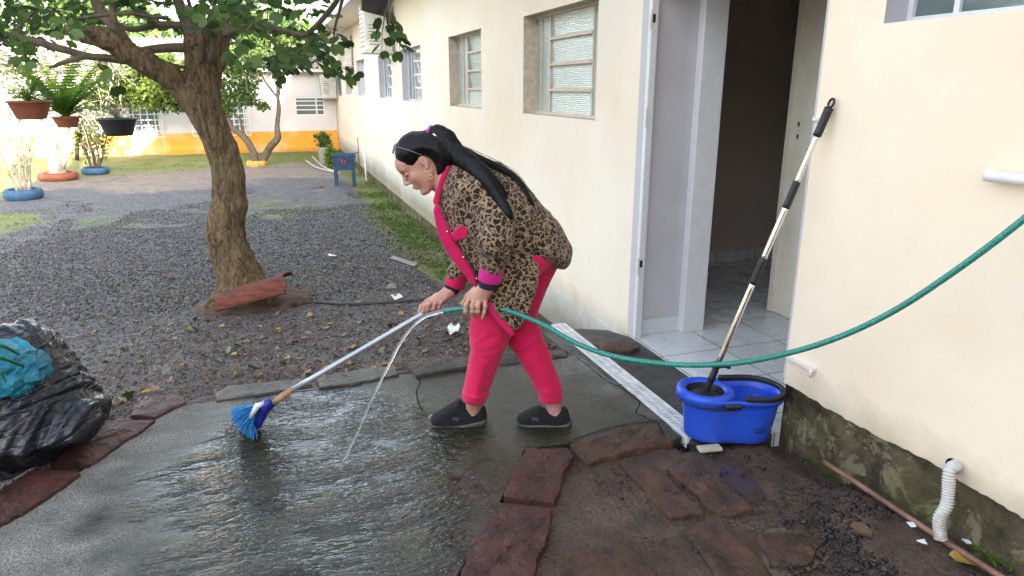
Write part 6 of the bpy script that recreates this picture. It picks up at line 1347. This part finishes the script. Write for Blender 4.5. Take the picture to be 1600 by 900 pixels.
# socks and shoes
for s_, (a, b2) in enumerate((((742, 624, 2.985), (738, 640, 2.995)), ((863, 618, 3.005), (866, 642, 3.0)))):
    v = Vol(np.minimum(loc(*a), loc(*b2)) - .08, np.maximum(loc(*a), loc(*b2)) + .08, .003); v.chain([loc(*a), loc(*b2)], [.036, .034], .01); link('sock', v.mesh('sock', lambda V, N: .0015 * np.sin(V[:, 2] * 500)), M['sock'], per)
SH = [([(671, 657), (676, 648), (692, 639), (706, 630), (718, 622), (724, 631), (734, 635), (747, 637), (757, 633), (761, 645), (761, 660), (740, 664), (700, 667), (676, 665)], [(669, 655), (690, 658), (715, 657), (740, 651), (762, 647), (762, 661), (745, 665), (705, 668), (676, 666)]),
      ([(805, 655), (812, 647), (828, 640), (842, 634), (848, 638), (862, 642), (877, 639), (884, 634), (890, 648), (893, 662), (876, 669), (845, 664), (812, 663)], [(804, 654), (825, 656), (850, 654), (870, 656), (893, 651), (894, 667), (880, 672), (850, 667), (812, 665)])]
for s_, (up_, so_) in enumerate(SH):
    cc = loc(np.mean([q[0] for q in up_]), 650, 3.0); v = Vol(cc - [.18, .09, .12], cc + [.18, .09, .12], .0032); v.infl(up_, 3.0, .044, .03, .01, 2); v.cut((0, 0, 1), .006); pz = loc(*[(738, 640), (865, 645)][s_], 2.995); 
    o = link('shoe', v.mesh('shoe', lambda V, N: .0012 * fbm(V, 40, 2)), M['shoe'], per)
    v = Vol(cc - [.18, .09, .12], cc + [.18, .09, .12], .003); v.infl(so_, 3.0, .049, .02, .005, 2); v.cut((0, 0, 1), .002); link('sole', v.mesh('sole'), M['sole'], o)
    b = MB(); q = loc(*[(712, 655), (836, 655)][s_], 2.954); b.box((-.016, -.002, -.010), (.016, .002, .010), Matrix.Translation(l2w(q)) @ Matrix.Rotation(-YAW, 4, 'Z') @ Matrix.Rotation(.15, 4, 'Y')); b.build('shoe_tab', M['sole'], o, bevel=.002)
# glasses pushed up on the hair, earring, rings
gl = MB(); gl.tube([W(620, 229, 2.885), W(640, 235, 2.872), W(660, 243, 2.868)], .0014, 6); gl.tube([W(618, 224, 2.89), W(617, 234, 2.885), W(619, 243, 2.89)], .0032, 6)
for s_ in (-1, 1):
    c_ = l2w(hp_(.050, .03 * s_, .112)); gl.tube([c_ + .022 * (math.cos(a) * l2w(lt) + .8 * math.sin(a) * l2w(hU * .6 - f * .8)) for a in np.linspace(0, 6.28, 21)[:-1]], .0016, 6, closed=True)
gl.build('glasses', M['acgrey'], per)
er = MB(); c_ = W(673, 276, 2.876); er.tube([c_ + [.0075 * math.cos(a) * cy, -.0075 * math.cos(a) * sy, .0085 * math.sin(a)] for a in np.linspace(0, 6.28, 19)[:-1]], .0016, 6, closed=True); er.build('earring', M['gold'], per)
for (a, c_, w_) in ((738.5, 479, 2.785), (747, 480, 2.783)):
    r_ = MB(); p = W(a, c_, w_ + .001); r_.tube([p + np.array([cy, -sy, 0]) * .0103 * math.cos(t_) + np.array([sy, cy, .15]) * .0103 * math.sin(t_) for t_ in np.linspace(0, 6.28, 19)[:-1]], .0018, 6, closed=True); r_.build('ring', M['gold'], per)
b = MB()
for k in range(22):
    p = np.array(W(620 + rr.uniform(-1, 6), 245 + rr.uniform(-8, 6), 2.93 + rr.uniform(-.03, .05))); d = np.array([-.02, .006, -.02]) * rr.uniform(.3, 1); b.tube([p, p + d * .5 + [-.004, 0, .004], p + d], .0004, 4)
for k in range(70):
    path = [(712, 236), (726, 248), (744, 262), (761, 280), (777, 303), (790, 324), (800, 345)] if k % 3 else [(716, 236), (742, 247), (775, 259), (805, 277), (824, 300), (839, 328)]
    n_ = rr.randint(4, len(path)); ox, oy = rr.gauss(0, 6), rr.gauss(0, 4); Pq = []
    for i_, (a, c_) in enumerate(path[:n_]):
        q_ = on(a + ox * (1 - i_ / 9) + rr.gauss(0, 1.2), c_ + oy * (1 - i_ / 9) + rr.gauss(0, 1.2), .004) if i_ > 1 else loc(a + ox, c_ + oy, 2.90 - .03 * i_); q_[1] -= .026 * max(0, 1 - i_ / 6.) if i_ > 1 else 0; Pq.append(q_)
    b.tube([l2w(q_) for q_ in spline(Pq, 4)], .0008, 4)
tag(b.build('loose_hair', M['hair'], per), kind='stuff')
